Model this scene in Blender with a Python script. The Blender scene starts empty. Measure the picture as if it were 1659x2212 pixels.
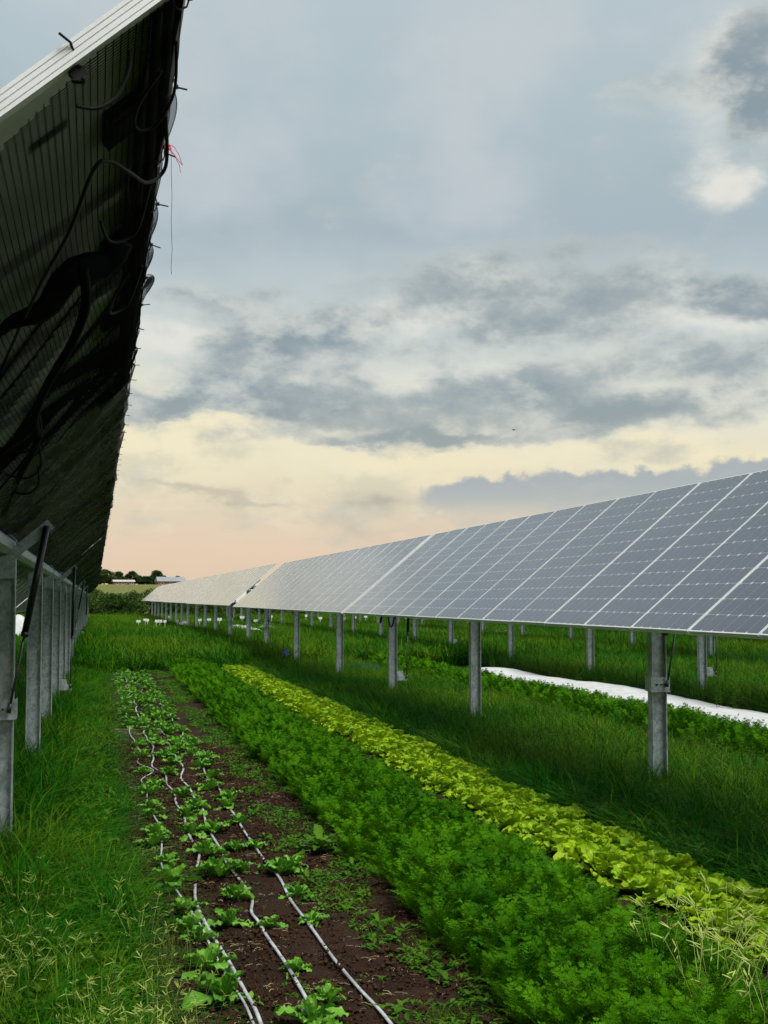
import bpy, math, random
import numpy as np
from mathutils import Vector, Matrix, noise as mnoise

random.seed(7)
RNG = np.random.default_rng(11)
scene = bpy.context.scene
COL = scene.collection
R = math.radians

# ---------------------------------------------------------------- camera
EYE = 1.65
cam_d = bpy.data.cameras.new('camera')
cam_d.sensor_fit = 'HORIZONTAL'
cam_d.sensor_width = 36.0
cam_d.lens = 36.0 * 5500 / 3024
cam_d.clip_start = 0.05
cam_d.clip_end = 6000
cam = bpy.data.objects.new('camera', cam_d)
COL.objects.link(cam)
cam.location = (0, 0, EYE)
cam.rotation_euler = (math.pi / 2 + 0.0624, 0, -0.2031)
scene.camera = cam
scene.render.resolution_x, scene.render.resolution_y = 768, 1024

# ---------------------------------------------------------------- view, sun
vs = scene.view_settings
vs.view_transform = 'Standard'
vs.look = 'None'
EXPOSURE = 1.4
SKY_GAIN = 2.0 ** -EXPOSURE
vs.exposure = EXPOSURE
vs.gamma = 1.0
vs.use_curve_mapping = False
scene.render.engine = 'CYCLES'
cy = scene.cycles
cy.use_denoising = True
cy.use_adaptive_sampling = True
cy.adaptive_threshold = 0.02
cy.max_bounces = 4
cy.diffuse_bounces = 2
cy.glossy_bounces = 2
cy.transmission_bounces = 3
cy.transparent_max_bounces = 10
cy.caustics_reflective = False
cy.caustics_refractive = False

SUN_EL, SUN_AZ = R(60), R(150)          # a bright patch of the overcast, behind the right shoulder
sd = bpy.data.lights.new('sun', 'SUN')
sd.energy = 1.5
sd.angle = R(26)
sd.color = (1.0, 0.96, 0.88)
sun = bpy.data.objects.new('sun', sd)
COL.objects.link(sun)
dirv = Vector((math.sin(SUN_AZ) * math.cos(SUN_EL), math.cos(SUN_AZ) * math.cos(SUN_EL), math.sin(SUN_EL)))
sun.rotation_euler = (-dirv).to_track_quat('-Z', 'Y').to_euler()


class NT:
    """small helper round a node tree"""
    def __init__(s, tree):
        s.t = tree
        s.n = tree.nodes
        s.l = tree.links

    def new(s, typ, **kw):
        n = s.n.new(typ)
        for k, v in kw.items():
            setattr(n, k, v)
        return n

    def put(s, sock, v):
        if hasattr(v, 'is_linked'):
            s.l.new(v, sock)
        else:
            sock.default_value = v

    def m(s, op, a, b=0.0, c=0.0, clamp=False):
        n = s.new('ShaderNodeMath', operation=op, use_clamp=clamp)
        s.put(n.inputs[0], a)
        s.put(n.inputs[1], b)
        s.put(n.inputs[2], c)
        return n.outputs[0]

    def vm(s, op, a, b=(0, 0, 0)):
        n = s.new('ShaderNodeVectorMath', operation=op)
        s.put(n.inputs[0], a)
        s.put(n.inputs[1], b)
        return n.outputs[0]

    def xyz(s, x, y, z):
        n = s.new('ShaderNodeCombineXYZ')
        s.put(n.inputs[0], x); s.put(n.inputs[1], y); s.put(n.inputs[2], z)
        return n.outputs[0]

    def smooth(s, v, a, b, lo=0.0, hi=1.0):
        n = s.new('ShaderNodeMapRange', interpolation_type='SMOOTHSTEP')
        s.put(n.inputs[0], v)
        for i, q in enumerate((a, b, lo, hi)):
            s.put(n.inputs[i + 1], q)
        return n.outputs[0]

    def noise(s, vec, scale, detail=4.0, rough=0.5, dist=0.0):
        n = s.new('ShaderNodeTexNoise')
        if vec is not None:
            s.put(n.inputs['Vector'], vec)
        n.inputs['Scale'].default_value = scale
        n.inputs['Detail'].default_value = detail
        n.inputs['Roughness'].default_value = rough
        n.inputs['Distortion'].default_value = dist
        return n.outputs[0]

    def mix(s, f, a, b):
        n = s.new('ShaderNodeMix', data_type='RGBA')
        s.put(n.inputs[0], f)
        s.put(n.inputs[6], a)
        s.put(n.inputs[7], b)
        return n.outputs[2]

    def ramp(s, f, stops, interp='LINEAR'):
        n = s.new('ShaderNodeValToRGB')
        cr = n.color_ramp
        cr.interpolation = interp
        while len(cr.elements) < len(stops):
            cr.elements.new(0.5)
        for e, (p, c) in zip(cr.elements, stops):
            e.position = p
            e.color = c
        s.put(n.inputs[0], f)
        return n.outputs[0]


def lin(r, g, b):
    f = lambda v: v / 12.92 if v <= 0.04045 else ((v + 0.055) / 1.055) ** 2.4
    return (f(r / 255), f(g / 255), f(b / 255), 1.0)


# ---------------------------------------------------------------- world: evening cloud sky
def build_world():
    w = bpy.data.worlds.new('World')
    scene.world = w
    w.use_nodes = True
    t = NT(w.node_tree)
    t.n.clear()
    out = t.new('ShaderNodeOutputWorld')
    bg = t.new('ShaderNodeBackground')
    t.l.new(bg.outputs[0], out.inputs[0])
    tc = t.new('ShaderNodeTexCoord')
    vec = tc.outputs['Generated']
    sp = t.new('ShaderNodeSeparateXYZ')
    t.l.new(vec, sp.inputs[0])
    x, y, z = sp.outputs
    el = t.m('ARCSINE', z)
    az = t.m('ARCTAN2', x, y)
    # bearing and height of a cloud, given in the units its place in the sky was measured in
    A = lambda px: 0.2031 + math.atan((px - 829.5) / 3017)
    E_ = lambda py: 0.0624 + math.atan((1106 - py) / 3017)
    # large-scale wobble used to break every outline
    wv = t.vm('MULTIPLY', vec, (1, 1, 2.0))
    wn = t.new('ShaderNodeTexNoise')
    t.put(wn.inputs['Vector'], wv)
    wn.inputs['Scale'].default_value = 11.0
    wn.inputs['Detail'].default_value = 6.0
    wn.inputs['Roughness'].default_value = 0.58
    ws_ = t.new('ShaderNodeSeparateColor')
    t.l.new(wn.outputs['Color'], ws_.inputs[0])
    w1, w2, w3 = ws_.outputs
    wa = t.m('MULTIPLY_ADD', t.m('SUBTRACT', w1, 0.5), 0.13, az)
    we = t.m('MULTIPLY_ADD', t.m('SUBTRACT', w2, 0.5), 0.075, el)

    wvec = t.xyz(wa, we, 0.0)

    def vma(v, m_, c):
        n = t.new('ShaderNodeVectorMath', operation='MULTIPLY_ADD')
        t.put(n.inputs[0], v)
        n.inputs[1].default_value = m_
        n.inputs[2].default_value = c
        return n.outputs[0]

    def quad(v, px, py, rx, ry):
        kx, ky = 3017 / rx, 3017 / ry
        d = vma(v, (kx, ky, 0), (-A(px) * kx, -E_(py) * ky, 0))
        n = t.new('ShaderNodeVectorMath', operation='DOT_PRODUCT')
        t.put(n.inputs[0], d)
        t.put(n.inputs[1], d)
        return n.outputs['Value']

    def total(bs):
        """sum of soft bumps in bearing and height"""
        s = 0.0
        for (px, py, rx, ry, k) in bs:
            s = t.m('MULTIPLY_ADD', t.m('POWER', 0.36788, quad(wvec, px, py, rx, ry)), k, s)
        return s

    blob = lambda *q: q

    # clear-air gradient: peach at the horizon, butter yellow, then blue grey
    elr = t.m('MULTIPLY_ADD', t.m('SUBTRACT', w3, 0.5), 0.05, el, clamp=True)
    base = t.ramp(elr, [
        (0.000, lin(224, 203, 174)), (0.030, lin(233, 207, 181)), (0.062, lin(229, 213, 187)),
        (0.095, lin(238, 229, 198)), (0.130, lin(232, 230, 212)), (0.172, lin(212, 218, 213)),
        (0.215, lin(196, 207, 209)), (0.260, lin(172, 187, 194)), (0.330, lin(179, 195, 201)),
        (0.430, lin(187, 202, 208)), (1.000, lin(178, 191, 199))])
    side = t.smooth(az, A(650), A(1500))
    low = t.smooth(el, 0.10, 0.02)
    base = t.mix(t.m('MULTIPLY', t.m('MULTIPLY', side, low), 0.5), base, lin(208, 202, 192))
    # soft mottling of the high overcast
    mo = t.noise(t.vm('MULTIPLY', vec, (1.0, 1.0, 1.4)), 5.0, 6.0, 0.52)
    hi = t.smooth(el, 0.17, 0.27)
    base = t.mix(t.m('MULTIPLY', t.m('MULTIPLY', t.smooth(mo, 0.50, 0.70), hi), 0.7), base, lin(203, 209, 213))
    base = t.mix(t.m('MULTIPLY', t.m('MULTIPLY', t.smooth(mo, 0.48, 0.30), hi), 0.6), base, lin(164, 181, 189))
    # fine fractal field shared by the veils and the banks
    cv = t.vm('MULTIPLY', vec, (1.0, 1.0, 1.9))
    f1 = t.noise(cv, 13.0, 9.0, 0.60)
    f2 = t.noise(t.vm('ADD', cv, (2.0, 5.0, 0.03)), 17.0, 8.0, 0.60)
    # bright veils
    veil = total([blob(1545, 260, 120, 260, 0.38), blob(1500, 690, 240, 50, 0.7), blob(1080, 640, 220, 50, 0.65), blob(1650, 120, 60, 60, 0.5),
                  blob(400, 710, 170, 50, 0.75), blob(830, 690, 150, 40, 0.75), blob(1600, 420, 80, 60, 0.5),
                  blob(1000, 800, 300, 26, 0.55), blob(640, 790, 90, 36, 0.6), blob(330, 800, 90, 30, 0.45), blob(1500, 830, 200, 20, 0.4)])
    vf = t.smooth(t.m('MULTIPLY', veil, t.m('MULTIPLY_ADD', f2, 1.6, 0.1)), 0.12, 0.75)
    base = t.mix(t.m('MULTIPLY', vf, 0.95), base, lin(233, 232, 223))
    glow = total([blob(420, 925, 230, 50, 0.8), blob(900, 990, 300, 26, 0.75), blob(1480, 988, 260, 20, 0.8), blob(300, 1000, 220, 60, 0.45), blob(60, 890, 200, 140, 0.85)])
    base = t.mix(t.m('MINIMUM', glow, 0.9), base, lin(247, 236, 200))
    # thin broken cloud in the glow above the horizon
    thin = t.m('MULTIPLY', t.smooth(el, 0.155, 0.11), t.smooth(el, 0.02, 0.075))
    base = t.mix(t.m('MULTIPLY', t.m('MULTIPLY', t.smooth(f1, 0.50, 0.66), thin), 0.55), base, lin(206, 202, 182))
    base = t.mix(t.m('MULTIPLY', t.m('MULTIPLY', t.smooth(f2, 0.52, 0.68), thin), 0.40), base, lin(250, 240, 212))

    # stratocumulus: fractal field biased by where the banks lie
    bank = total([
        blob(640, 715, 170, 50, 0.40), blob(520, 790, 120, 60, 0.30), blob(340, 880, 170, 40, 0.42),
        blob(620, 890, 220, 36, 0.36), blob(930, 945, 330, 20, 0.40), blob(1400, 905, 360, 34, 0.40),
        blob(1480, 790, 300, 50, 0.28), blob(1120, 700, 300, 50, 0.28), blob(1020, 840, 280, 40, 0.30),
        blob(1350, 620, 420, 50, 0.22), blob(1640, 650, 90, 34, 0.34), blob(330, 640, 120, 34, 0.16), blob(760, 620, 300, 34, 0.14), blob(1000, 560, 500, 40, 0.10), blob(480, 850, 90, 40, 0.2),
        blob(480, 925, 120, 20, -0.22), blob(860, 715, 70, 26, -0.2), blob(600, 1020, 340, 40, -0.22),
        blob(40, 900, 170, 60, -0.35), blob(1670, 235, 90, 130, 0.66), blob(1420, 190, 90, 80, 0.20)])
    band = t.m('MULTIPLY', t.smooth(el, 0.085, 0.125), t.smooth(el, 0.30, 0.20))
    dens = t.m('ADD', t.m('ADD', f1, bank), t.m('MULTIPLY', band, 0.08))
    cov = t.m('MULTIPLY', t.smooth(dens, 0.54, 0.86), t.smooth(el, 0.5, 0.36))
    ccol = t.mix(t.smooth(dens, 0.60, 1.05), lin(192, 198, 195), lin(140, 156, 164))
    ccol = t.mix(t.m('MULTIPLY', t.smooth(f2, 0.47, 0.66), 0.7), ccol, lin(216, 219, 212))
    warm = t.smooth(el, 0.16, 0.10)
    ccol = t.mix(t.m('MULTIPLY', warm, 0.25), ccol, lin(190, 186, 168))
    sky = t.mix(t.m('MULTIPLY', cov, 0.95), base, ccol)

    # distant cumulus bank standing on the horizon haze
    p1 = t.noise(t.vm('MULTIPLY', vec, (1, 1, 1.2)), 46.0, 4.0, 0.55)
    pe = t.m('MULTIPLY_ADD', t.m('SUBTRACT', p1, 0.5), 0.036, el)
    pa = t.m('MULTIPLY_ADD', t.m('SUBTRACT', w1, 0.5), 0.02, az)

    pvec = t.xyz(pa, pe, 0.0)
    pm = 9.0
    for args in [(1060, 1085, 170, 62), (1250, 1085, 230, 70), (1400, 1080, 180, 68), (1620, 1070, 130, 74), (1900, 1080, 260, 80)]:
        pm = t.m('MINIMUM', quad(pvec, *args), pm)
    pm = t.m('SUBTRACT', 1.0, pm)
    pmask = t.m('MULTIPLY', t.smooth(pm, -0.04, 0.42), t.smooth(el, E_(1125), E_(1070), 0.25, 1.0))
    pcol = t.mix(t.smooth(el, E_(1100), E_(1020)), lin(180, 186, 186), lin(164, 174, 182))
    pcol = t.mix(t.m('MULTIPLY', t.smooth(f2, 0.45, 0.7), 0.4), pcol, lin(192, 194, 190))
    sky = t.mix(t.m('MULTIPLY', pmask, 0.9), sky, pcol)
    wisp = total([blob(835, 1066, 46, 17, 0.9), blob(390, 1074, 130, 11, 0.6), blob(560, 1080, 100, 10, 0.5), blob(-200, 1085, 200, 14, 0.5), blob(750, 1120, 160, 16, 0.25)])
    sky = t.mix(wisp, sky, lin(186, 180, 164))

    # a trace of the clear sky above the overcast
    st = t.new('ShaderNodeTexSky', sky_type='NISHITA')
    st.sun_disc = False
    st.sun_elevation = SUN_EL
    st.sun_rotation = SUN_AZ
    clear = t.new('ShaderNodeVectorMath', operation='SCALE')
    t.l.new(st.outputs[0], clear.inputs[0])
    clear.inputs['Scale'].default_value = 0.08
    sky = t.mix(0.06, sky, clear.outputs[0])
    t.l.new(sky, bg.inputs['Color'])
    bg.inputs['Strength'].default_value = SKY_GAIN
    w.cycles.sampling_method = 'MANUAL'
    w.cycles.sample_map_resolution = 512


build_world()


# ---------------------------------------------------------------- materials
def new_mat(name):
    m = bpy.data.materials.new(name)
    m.use_nodes = True
    t = NT(m.node_tree)
    t.n.clear()
    out = t.new('ShaderNodeOutputMaterial')
    return m, t, out


def principled(t, color, rough=0.5, metallic=0.0, spec=0.5):
    b = t.new('ShaderNodeBsdfPrincipled')
    t.put(b.inputs['Base Color'], color)
    t.put(b.inputs['Roughness'], rough)
    t.put(b.inputs['Metallic'], metallic)
    b.inputs['Specular IOR Level'].default_value = spec
    return b


def plain(name, c, rough=0.5, metallic=0.0, spec=0.5, var=0.15, scale=8.0, bump=0.0):
    m, t, out = new_mat(name)
    g = t.new('ShaderNodeNewGeometry')
    n = t.noise(g.outputs['Position'], scale, 6.0, 0.6)
    lo = tuple(v * (1 - var) for v in c) + (1,)
    hi = tuple(min(1, v * (1 + var)) for v in c) + (1,)
    b = principled(t, t.mix(t.smooth(n, 0.3, 0.7), lo, hi), rough, metallic, spec)
    if bump:
        bp = t.new('ShaderNodeBump')
        bp.inputs['Strength'].default_value = bump
        t.l.new(n, bp.inputs['Height'])
        t.l.new(bp.outputs[0], b.inputs['Normal'])
    t.l.new(b.outputs[0], out.inputs[0])
    return m


def foliage(name, c1, c2, trans=0.30, rough=0.45, spec=0.35, patch=1.2, vein=False, tint=None):
    m, t, out = new_mat(name)
    oi = t.new('ShaderNodeObjectInfo')
    g = t.new('ShaderNodeNewGeometry')
    n = t.noise(g.outputs['Position'], patch, 3.0, 0.6)
    f = t.m('ADD', t.m('MULTIPLY', oi.outputs['Random'], 0.55), t.m('MULTIPLY', t.m('SUBTRACT', n, 0.28), 1.0), clamp=True)
    col = t.mix(f, c1 + (1,), c2 + (1,))
    if tint:
        col = t.mix(t.smooth(t.noise(g.outputs['Position'], 45.0, 2.0, 0.5), 0.58, 0.72), col, tint + (1,))
    if vein:
        uv = t.new('ShaderNodeTexCoord')
        s = t.new('ShaderNodeSeparateXYZ')
        t.l.new(uv.outputs['UV'], s.inputs[0])
        ax = t.m('ABSOLUTE', t.m('SUBTRACT', s.outputs[0], 0.5))
        mid = t.smooth(ax, 0.07, 0.015)
        side = t.m('PINGPONG', t.m('SUBTRACT', s.outputs[1], t.m('MULTIPLY', ax, 0.55)), 0.07)
        side = t.m('MULTIPLY', t.smooth(side, 0.014, 0.002), 0.45)
        col = t.mix(t.m('MULTIPLY', t.m('MAXIMUM', mid, side), 0.5), col, tuple(min(1, v * 1.6 + 0.03) for v in c2) + (1,))
    b = principled(t, col, rough, 0.0, spec)
    tr = t.new('ShaderNodeBsdfTranslucent')
    t.l.new(col, tr.inputs[0])
    mx = t.new('ShaderNodeMixShader')
    mx.inputs[0].default_value = trans
    t.l.new(b.outputs[0], mx.inputs[1])
    t.l.new(tr.outputs[0], mx.inputs[2])
    t.l.new(mx.outputs[0], out.inputs[0])
    return m


def galvanized(name='galvanized_steel', dark=1.0):
    m, t, out = new_mat(name)
    g = t.new('ShaderNodeNewGeometry')
    pos = g.outputs['Position']
    v = t.new('ShaderNodeTexVoronoi')
    v.inputs['Scale'].default_value = 60.0
    t.l.new(t.vm('MULTIPLY', pos, (1, 1, 0.7)), v.inputs['Vector'])
    sp = t.new('ShaderNodeSeparateColor')
    t.l.new(v.outputs['Color'], sp.inputs[0])
    n = t.noise(pos, 14.0, 6.0, 0.65)
    n2 = t.noise(t.vm('MULTIPLY', pos, (6, 6, 0.8)), 3.0, 4.0, 0.6)
    f = t.m('ADD', t.m('MULTIPLY', sp.outputs[0], 0.20), t.m('MULTIPLY', n, 0.80))
    col = t.mix(t.smooth(f, 0.3, 0.72), tuple(dark * q for q in (0.23, 0.29, 0.30)) + (1,), tuple(dark * q for q in (0.50, 0.57, 0.58)) + (1,))
    stain = t.smooth(n2, 0.56, 0.72)
    col = t.mix(t.m('MULTIPLY', stain, 0.35), col, (0.68, 0.70, 0.69, 1))
    b = principled(t, col, t.m('ADD', t.m('MULTIPLY', f, 0.25), 0.38), 0.35, 0.5)
    t.l.new(b.outputs[0], out.inputs[0])
    return m


def glass_over(name, col_lo, col_hi, stripes=False):
    """laminate seen through the module's front glass: a clear coat over the colour"""
    m, t, out = new_mat(name)
    tc = t.new('ShaderNodeTexCoord')
    o = tc.outputs['Object']
    g = t.new('ShaderNodeNewGeometry')
    n = t.noise(g.outputs['Position'], 1.4, 3.0, 0.5)
    col = t.mix(t.smooth(n, 0.3, 0.7), col_lo + (1,), col_hi + (1,))
    if stripes:
        s = t.new('ShaderNodeSeparateXYZ')
        t.l.new(o, s.inputs[0])
        bar = t.m('PINGPONG', s.outputs[1], 0.0088)
        col = t.mix(t.smooth(bar, 0.0018, 0.0004), col, (0.11, 0.13, 0.17, 1))
    b = principled(t, col, 0.40, 0.0, 0.08)
    b.inputs['Coat Weight'].default_value = 1.0
    b.inputs['Coat IOR'].default_value = 1.5
    dust = t.noise(g.outputs['Position'], 5.0, 6.0, 0.65)
    t.put(b.inputs['Coat Roughness'], t.smooth(dust, 0.3, 0.8, 0.08, 0.16))
    t.l.new(b.outputs[0], out.inputs[0])
    return m


def netting_far(name):
    m, t, out = new_mat(name)
    g = t.new('ShaderNodeNewGeometry')
    p = g.outputs['Position']
    n = t.noise(t.vm('MULTIPLY', p, (6.0, 1.3, 6.0)), 3.0, 5.0, 0.6)
    b = principled(t, (0.006, 0.007, 0.007, 1), 0.6, 0, 0.3)
    tr = t.new('ShaderNodeBsdfTransparent')
    mx = t.new('ShaderNodeMixShader')
    t.put(mx.inputs[0], t.smooth(n, 0.35, 0.65, 0.55, 0.97))
    t.l.new(tr.outputs[0], mx.inputs[1])
    t.l.new(b.outputs[0], mx.inputs[2])
    t.l.new(mx.outputs[0], out.inputs[0])
    return m


def soil_mat(name, c1, c2, c3):
    m, t, out = new_mat(name)
    g = t.new('ShaderNodeNewGeometry')
    p = g.outputs['Position']
    n1 = t.noise(p, 2.2, 5.0, 0.6)
    n2 = t.noise(p, 60.0, 5.0, 0.7)
    n3 = t.noise(t.vm('MULTIPLY', p, (1.0, 0.5, 1.0)), 150.0, 3.0, 0.6)
    col = t.mix(t.smooth(n1, 0.35, 0.65), c1 + (1,), c2 + (1,))
    col = t.mix(t.m('MULTIPLY', t.smooth(n2, 0.52, 0.75), 0.6), col, c3 + (1,))
    col = t.mix(t.m('MULTIPLY', t.smooth(n3, 0.62, 0.72), 0.7), col, (0.20, 0.13, 0.07, 1))
    b = principled(t, col, 0.95, 0, 0.15)
    bp = t.new('ShaderNodeBump')
    bp.inputs['Strength'].default_value = 0.9
    bp.inputs['Distance'].default_value = 0.02
    t.l.new(t.m('ADD', n2, t.m('MULTIPLY', n3, 0.5)), bp.inputs['Height'])
    t.l.new(bp.outputs[0], b.inputs['Normal'])
    t.l.new(b.outputs[0], out.inputs[0])
    return m


def ground_mat():
    m, t, out = new_mat('ground_turf')
    g = t.new('ShaderNodeNewGeometry')
    p = g.outputs['Position']
    s = t.new('ShaderNodeSeparateXYZ')
    t.l.new(p, s.inputs[0])
    n1 = t.noise(p, 0.35, 6.0, 0.65)
    n2 = t.noise(p, 9.0, 6.0, 0.7)
    col = t.mix(t.smooth(n1, 0.35, 0.65), (0.016, 0.030, 0.006, 1), (0.030, 0.042, 0.010, 1))
    col = t.mix(t.m('MULTIPLY', t.smooth(n2, 0.5, 0.7), 0.6), col, (0.040, 0.024, 0.012, 1))
    # the far hay field is a different crop: pale ripening grass
    fn = t.noise(t.vm('MULTIPLY', p, (0.02, 0.05, 0.05)), 1.0, 5.0, 0.6)
    far = t.mix(t.smooth(fn, 0.35, 0.65), (0.105, 0.135, 0.028, 1), (0.170, 0.160, 0.050, 1))
    fine = t.noise(t.vm('MULTIPLY', p, (0.6, 0.12, 1)), 1.0, 5.0, 0.7)
    far = t.mix(t.m('MULTIPLY', t.smooth(fine, 0.5, 0.7), 0.5), far, (0.06, 0.095, 0.02, 1))
    col = t.mix(t.smooth(s.outputs[1], 134, 150), col, far)
    b = principled(t, col, 0.95, 0, 0.1)
    bp = t.new('ShaderNodeBump')
    bp.inputs['Strength'].default_value = 0.6
    t.l.new(n2, bp.inputs['Height'])
    t.l.new(bp.outputs[0], b.inputs['Normal'])
    t.l.new(b.outputs[0], out.inputs[0])
    return m


def cover_mat():
    m, t, out = new_mat('row_cover_fabric')
    g = t.new('ShaderNodeNewGeometry')
    n = t.noise(t.vm('MULTIPLY', g.outputs['Position'], (2.0, 0.6, 2.0)), 6.0, 5.0, 0.6)
    col = t.mix(t.smooth(n, 0.3, 0.7), (0.70, 0.72, 0.72, 1), (0.86, 0.87, 0.86, 1))
    b = principled(t, col, 0.7, 0, 0.3)
    tr = t.new('ShaderNodeBsdfTranslucent')
    t.l.new(col, tr.inputs[0])
    mx = t.new('ShaderNodeMixShader')
    mx.inputs[0].default_value = 0.3
    t.l.new(b.outputs[0], mx.inputs[1])
    t.l.new(tr.outputs[0], mx.inputs[2])
    t.l.new(mx.outputs[0], out.inputs[0])
    return m


M = dict(
    steel=galvanized(),
    alu=plain('anodised_aluminium', (0.74, 0.76, 0.76), 0.55, 0.1, 0.5, 0.06, 6.0),
    cell=glass_over('solar_cell', (0.008, 0.013, 0.036), (0.014, 0.021, 0.050), True),
    sheet=glass_over('white_backsheet', (0.66, 0.69, 0.70), (0.74, 0.76, 0.77)),
    back=plain('module_back', (0.80, 0.85, 0.83), 0.55, 0, 0.4, 0.10, 3.0),
    black=plain('black_plastic', (0.008, 0.008, 0.009), 0.6, 0, 0.2, 0.3, 20.0),
    paint=plain('black_painted_steel', (0.010, 0.010, 0.011), 0.35, 0.0, 0.5, 0.2, 20.0),
    rod=plain('polished_rod', (0.07, 0.075, 0.08), 0.35, 0.5, 0.5, 0.2, 20.0),
    net=plain('net_cord', (0.006, 0.008, 0.008), 0.9, 0, 0.05, 0.2, 30.0),
    netfar=netting_far('net_sheet'),
    sticker=plain('data_sticker', (0.07, 0.11, 0.12), 0.5, 0, 0.4, 0.3, 60.0),
    twine=plain('pink_twine', (0.62, 0.06, 0.12), 0.8, 0, 0.2, 0.2, 60.0),
    twine2=plain('faded_twine', (0.16, 0.08, 0.07), 0.8, 0, 0.2, 0.3, 60.0),
    soil=soil_mat('garden_soil', (0.019, 0.009, 0.005), (0.036, 0.018, 0.010), (0.068, 0.040, 0.024)),
    clod=plain('soil_clod', (0.040, 0.021, 0.012), 0.95, 0, 0.1, 0.5, 40.0, 0.5),
    straw=plain('dry_straw', (0.36, 0.28, 0.15), 0.8, 0, 0.2, 0.35, 20.0),
    ground=ground_mat(),
    tape=plain('drip_tape', (0.40, 0.42, 0.44), 0.30, 0, 0.6, 0.45, 9.0),
    cover=cover_mat(),
    white=plain('white_plastic', (0.78, 0.79, 0.78), 0.4, 0, 0.5, 0.08, 8.0),
    wood=plain('weathered_stake', (0.22, 0.17, 0.11), 0.8, 0, 0.2, 0.3, 20.0),
    blue=plain('blue_plastic', (0.02, 0.07, 0.28), 0.4, 0, 0.5, 0.2, 10.0),
    grass_d=foliage('grass_deep', (0.004, 0.050, 0.0015), (0.020, 0.165, 0.003), 0.20, 0.6, 0.05, 0.9),
    grass_l=foliage('grass_light', (0.030, 0.120, 0.002), (0.130, 0.215, 0.006), 0.20, 0.6, 0.06, 0.7),
    seed=foliage('grass_seed', (0.28, 0.40, 0.07), (0.50, 0.58, 0.16), 0.2, 0.55, 0.15, 3.0),
    weed=foliage('weed_leaf', (0.016, 0.095, 0.002), (0.090, 0.200, 0.008), 0.20, 0.5, 0.10, 2.5),
    carrot=foliage('carrot_top', (0.012, 0.090, 0.001), (0.085, 0.245, 0.002), 0.20, 0.6, 0.04, 1.6),
    lettuce=foliage('lettuce_leaf', (0.095, 0.235, 0.003), (0.360, 0.530, 0.014), 0.22, 0.45, 0.12, 6.0, True, (0.22, 0.20, 0.008)),
    romaine=foliage('romaine_leaf', (0.020, 0.135, 0.004), (0.190, 0.430, 0.040), 0.18, 0.40, 0.25, 8.0, True),
    shrub=foliage('shrub_leaf', (0.018, 0.070, 0.004), (0.075, 0.135, 0.010), 0.25, 0.5, 0.3, 0.5),
    tree=foliage('tree_leaf', (0.016, 0.045, 0.006), (0.055, 0.095, 0.014), 0.2, 0.55, 0.25, 0.12),
    bark=plain('bark', (0.07, 0.055, 0.04), 0.9, 0, 0.2, 0.3, 3.0),
    brick=plain('brick_wall', (0.25, 0.10, 0.07), 0.9, 0, 0.2, 0.2, 1.5),
    shingle=plain('pale_shingle', (0.46, 0.46, 0.45), 0.8, 0, 0.2, 0.15, 1.0),
    greyroof=plain('grey_roof', (0.27, 0.29, 0.31), 0.6, 0.1, 0.3, 0.12, 1.0),
    pane=plain('dark_window', (0.03, 0.035, 0.04), 0.1, 0, 0.6, 0.2, 1.0),
    bird=plain('bird_feathers', (0.02, 0.02, 0.022), 0.8, 0, 0.2, 0.3, 20.0),
)


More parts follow.
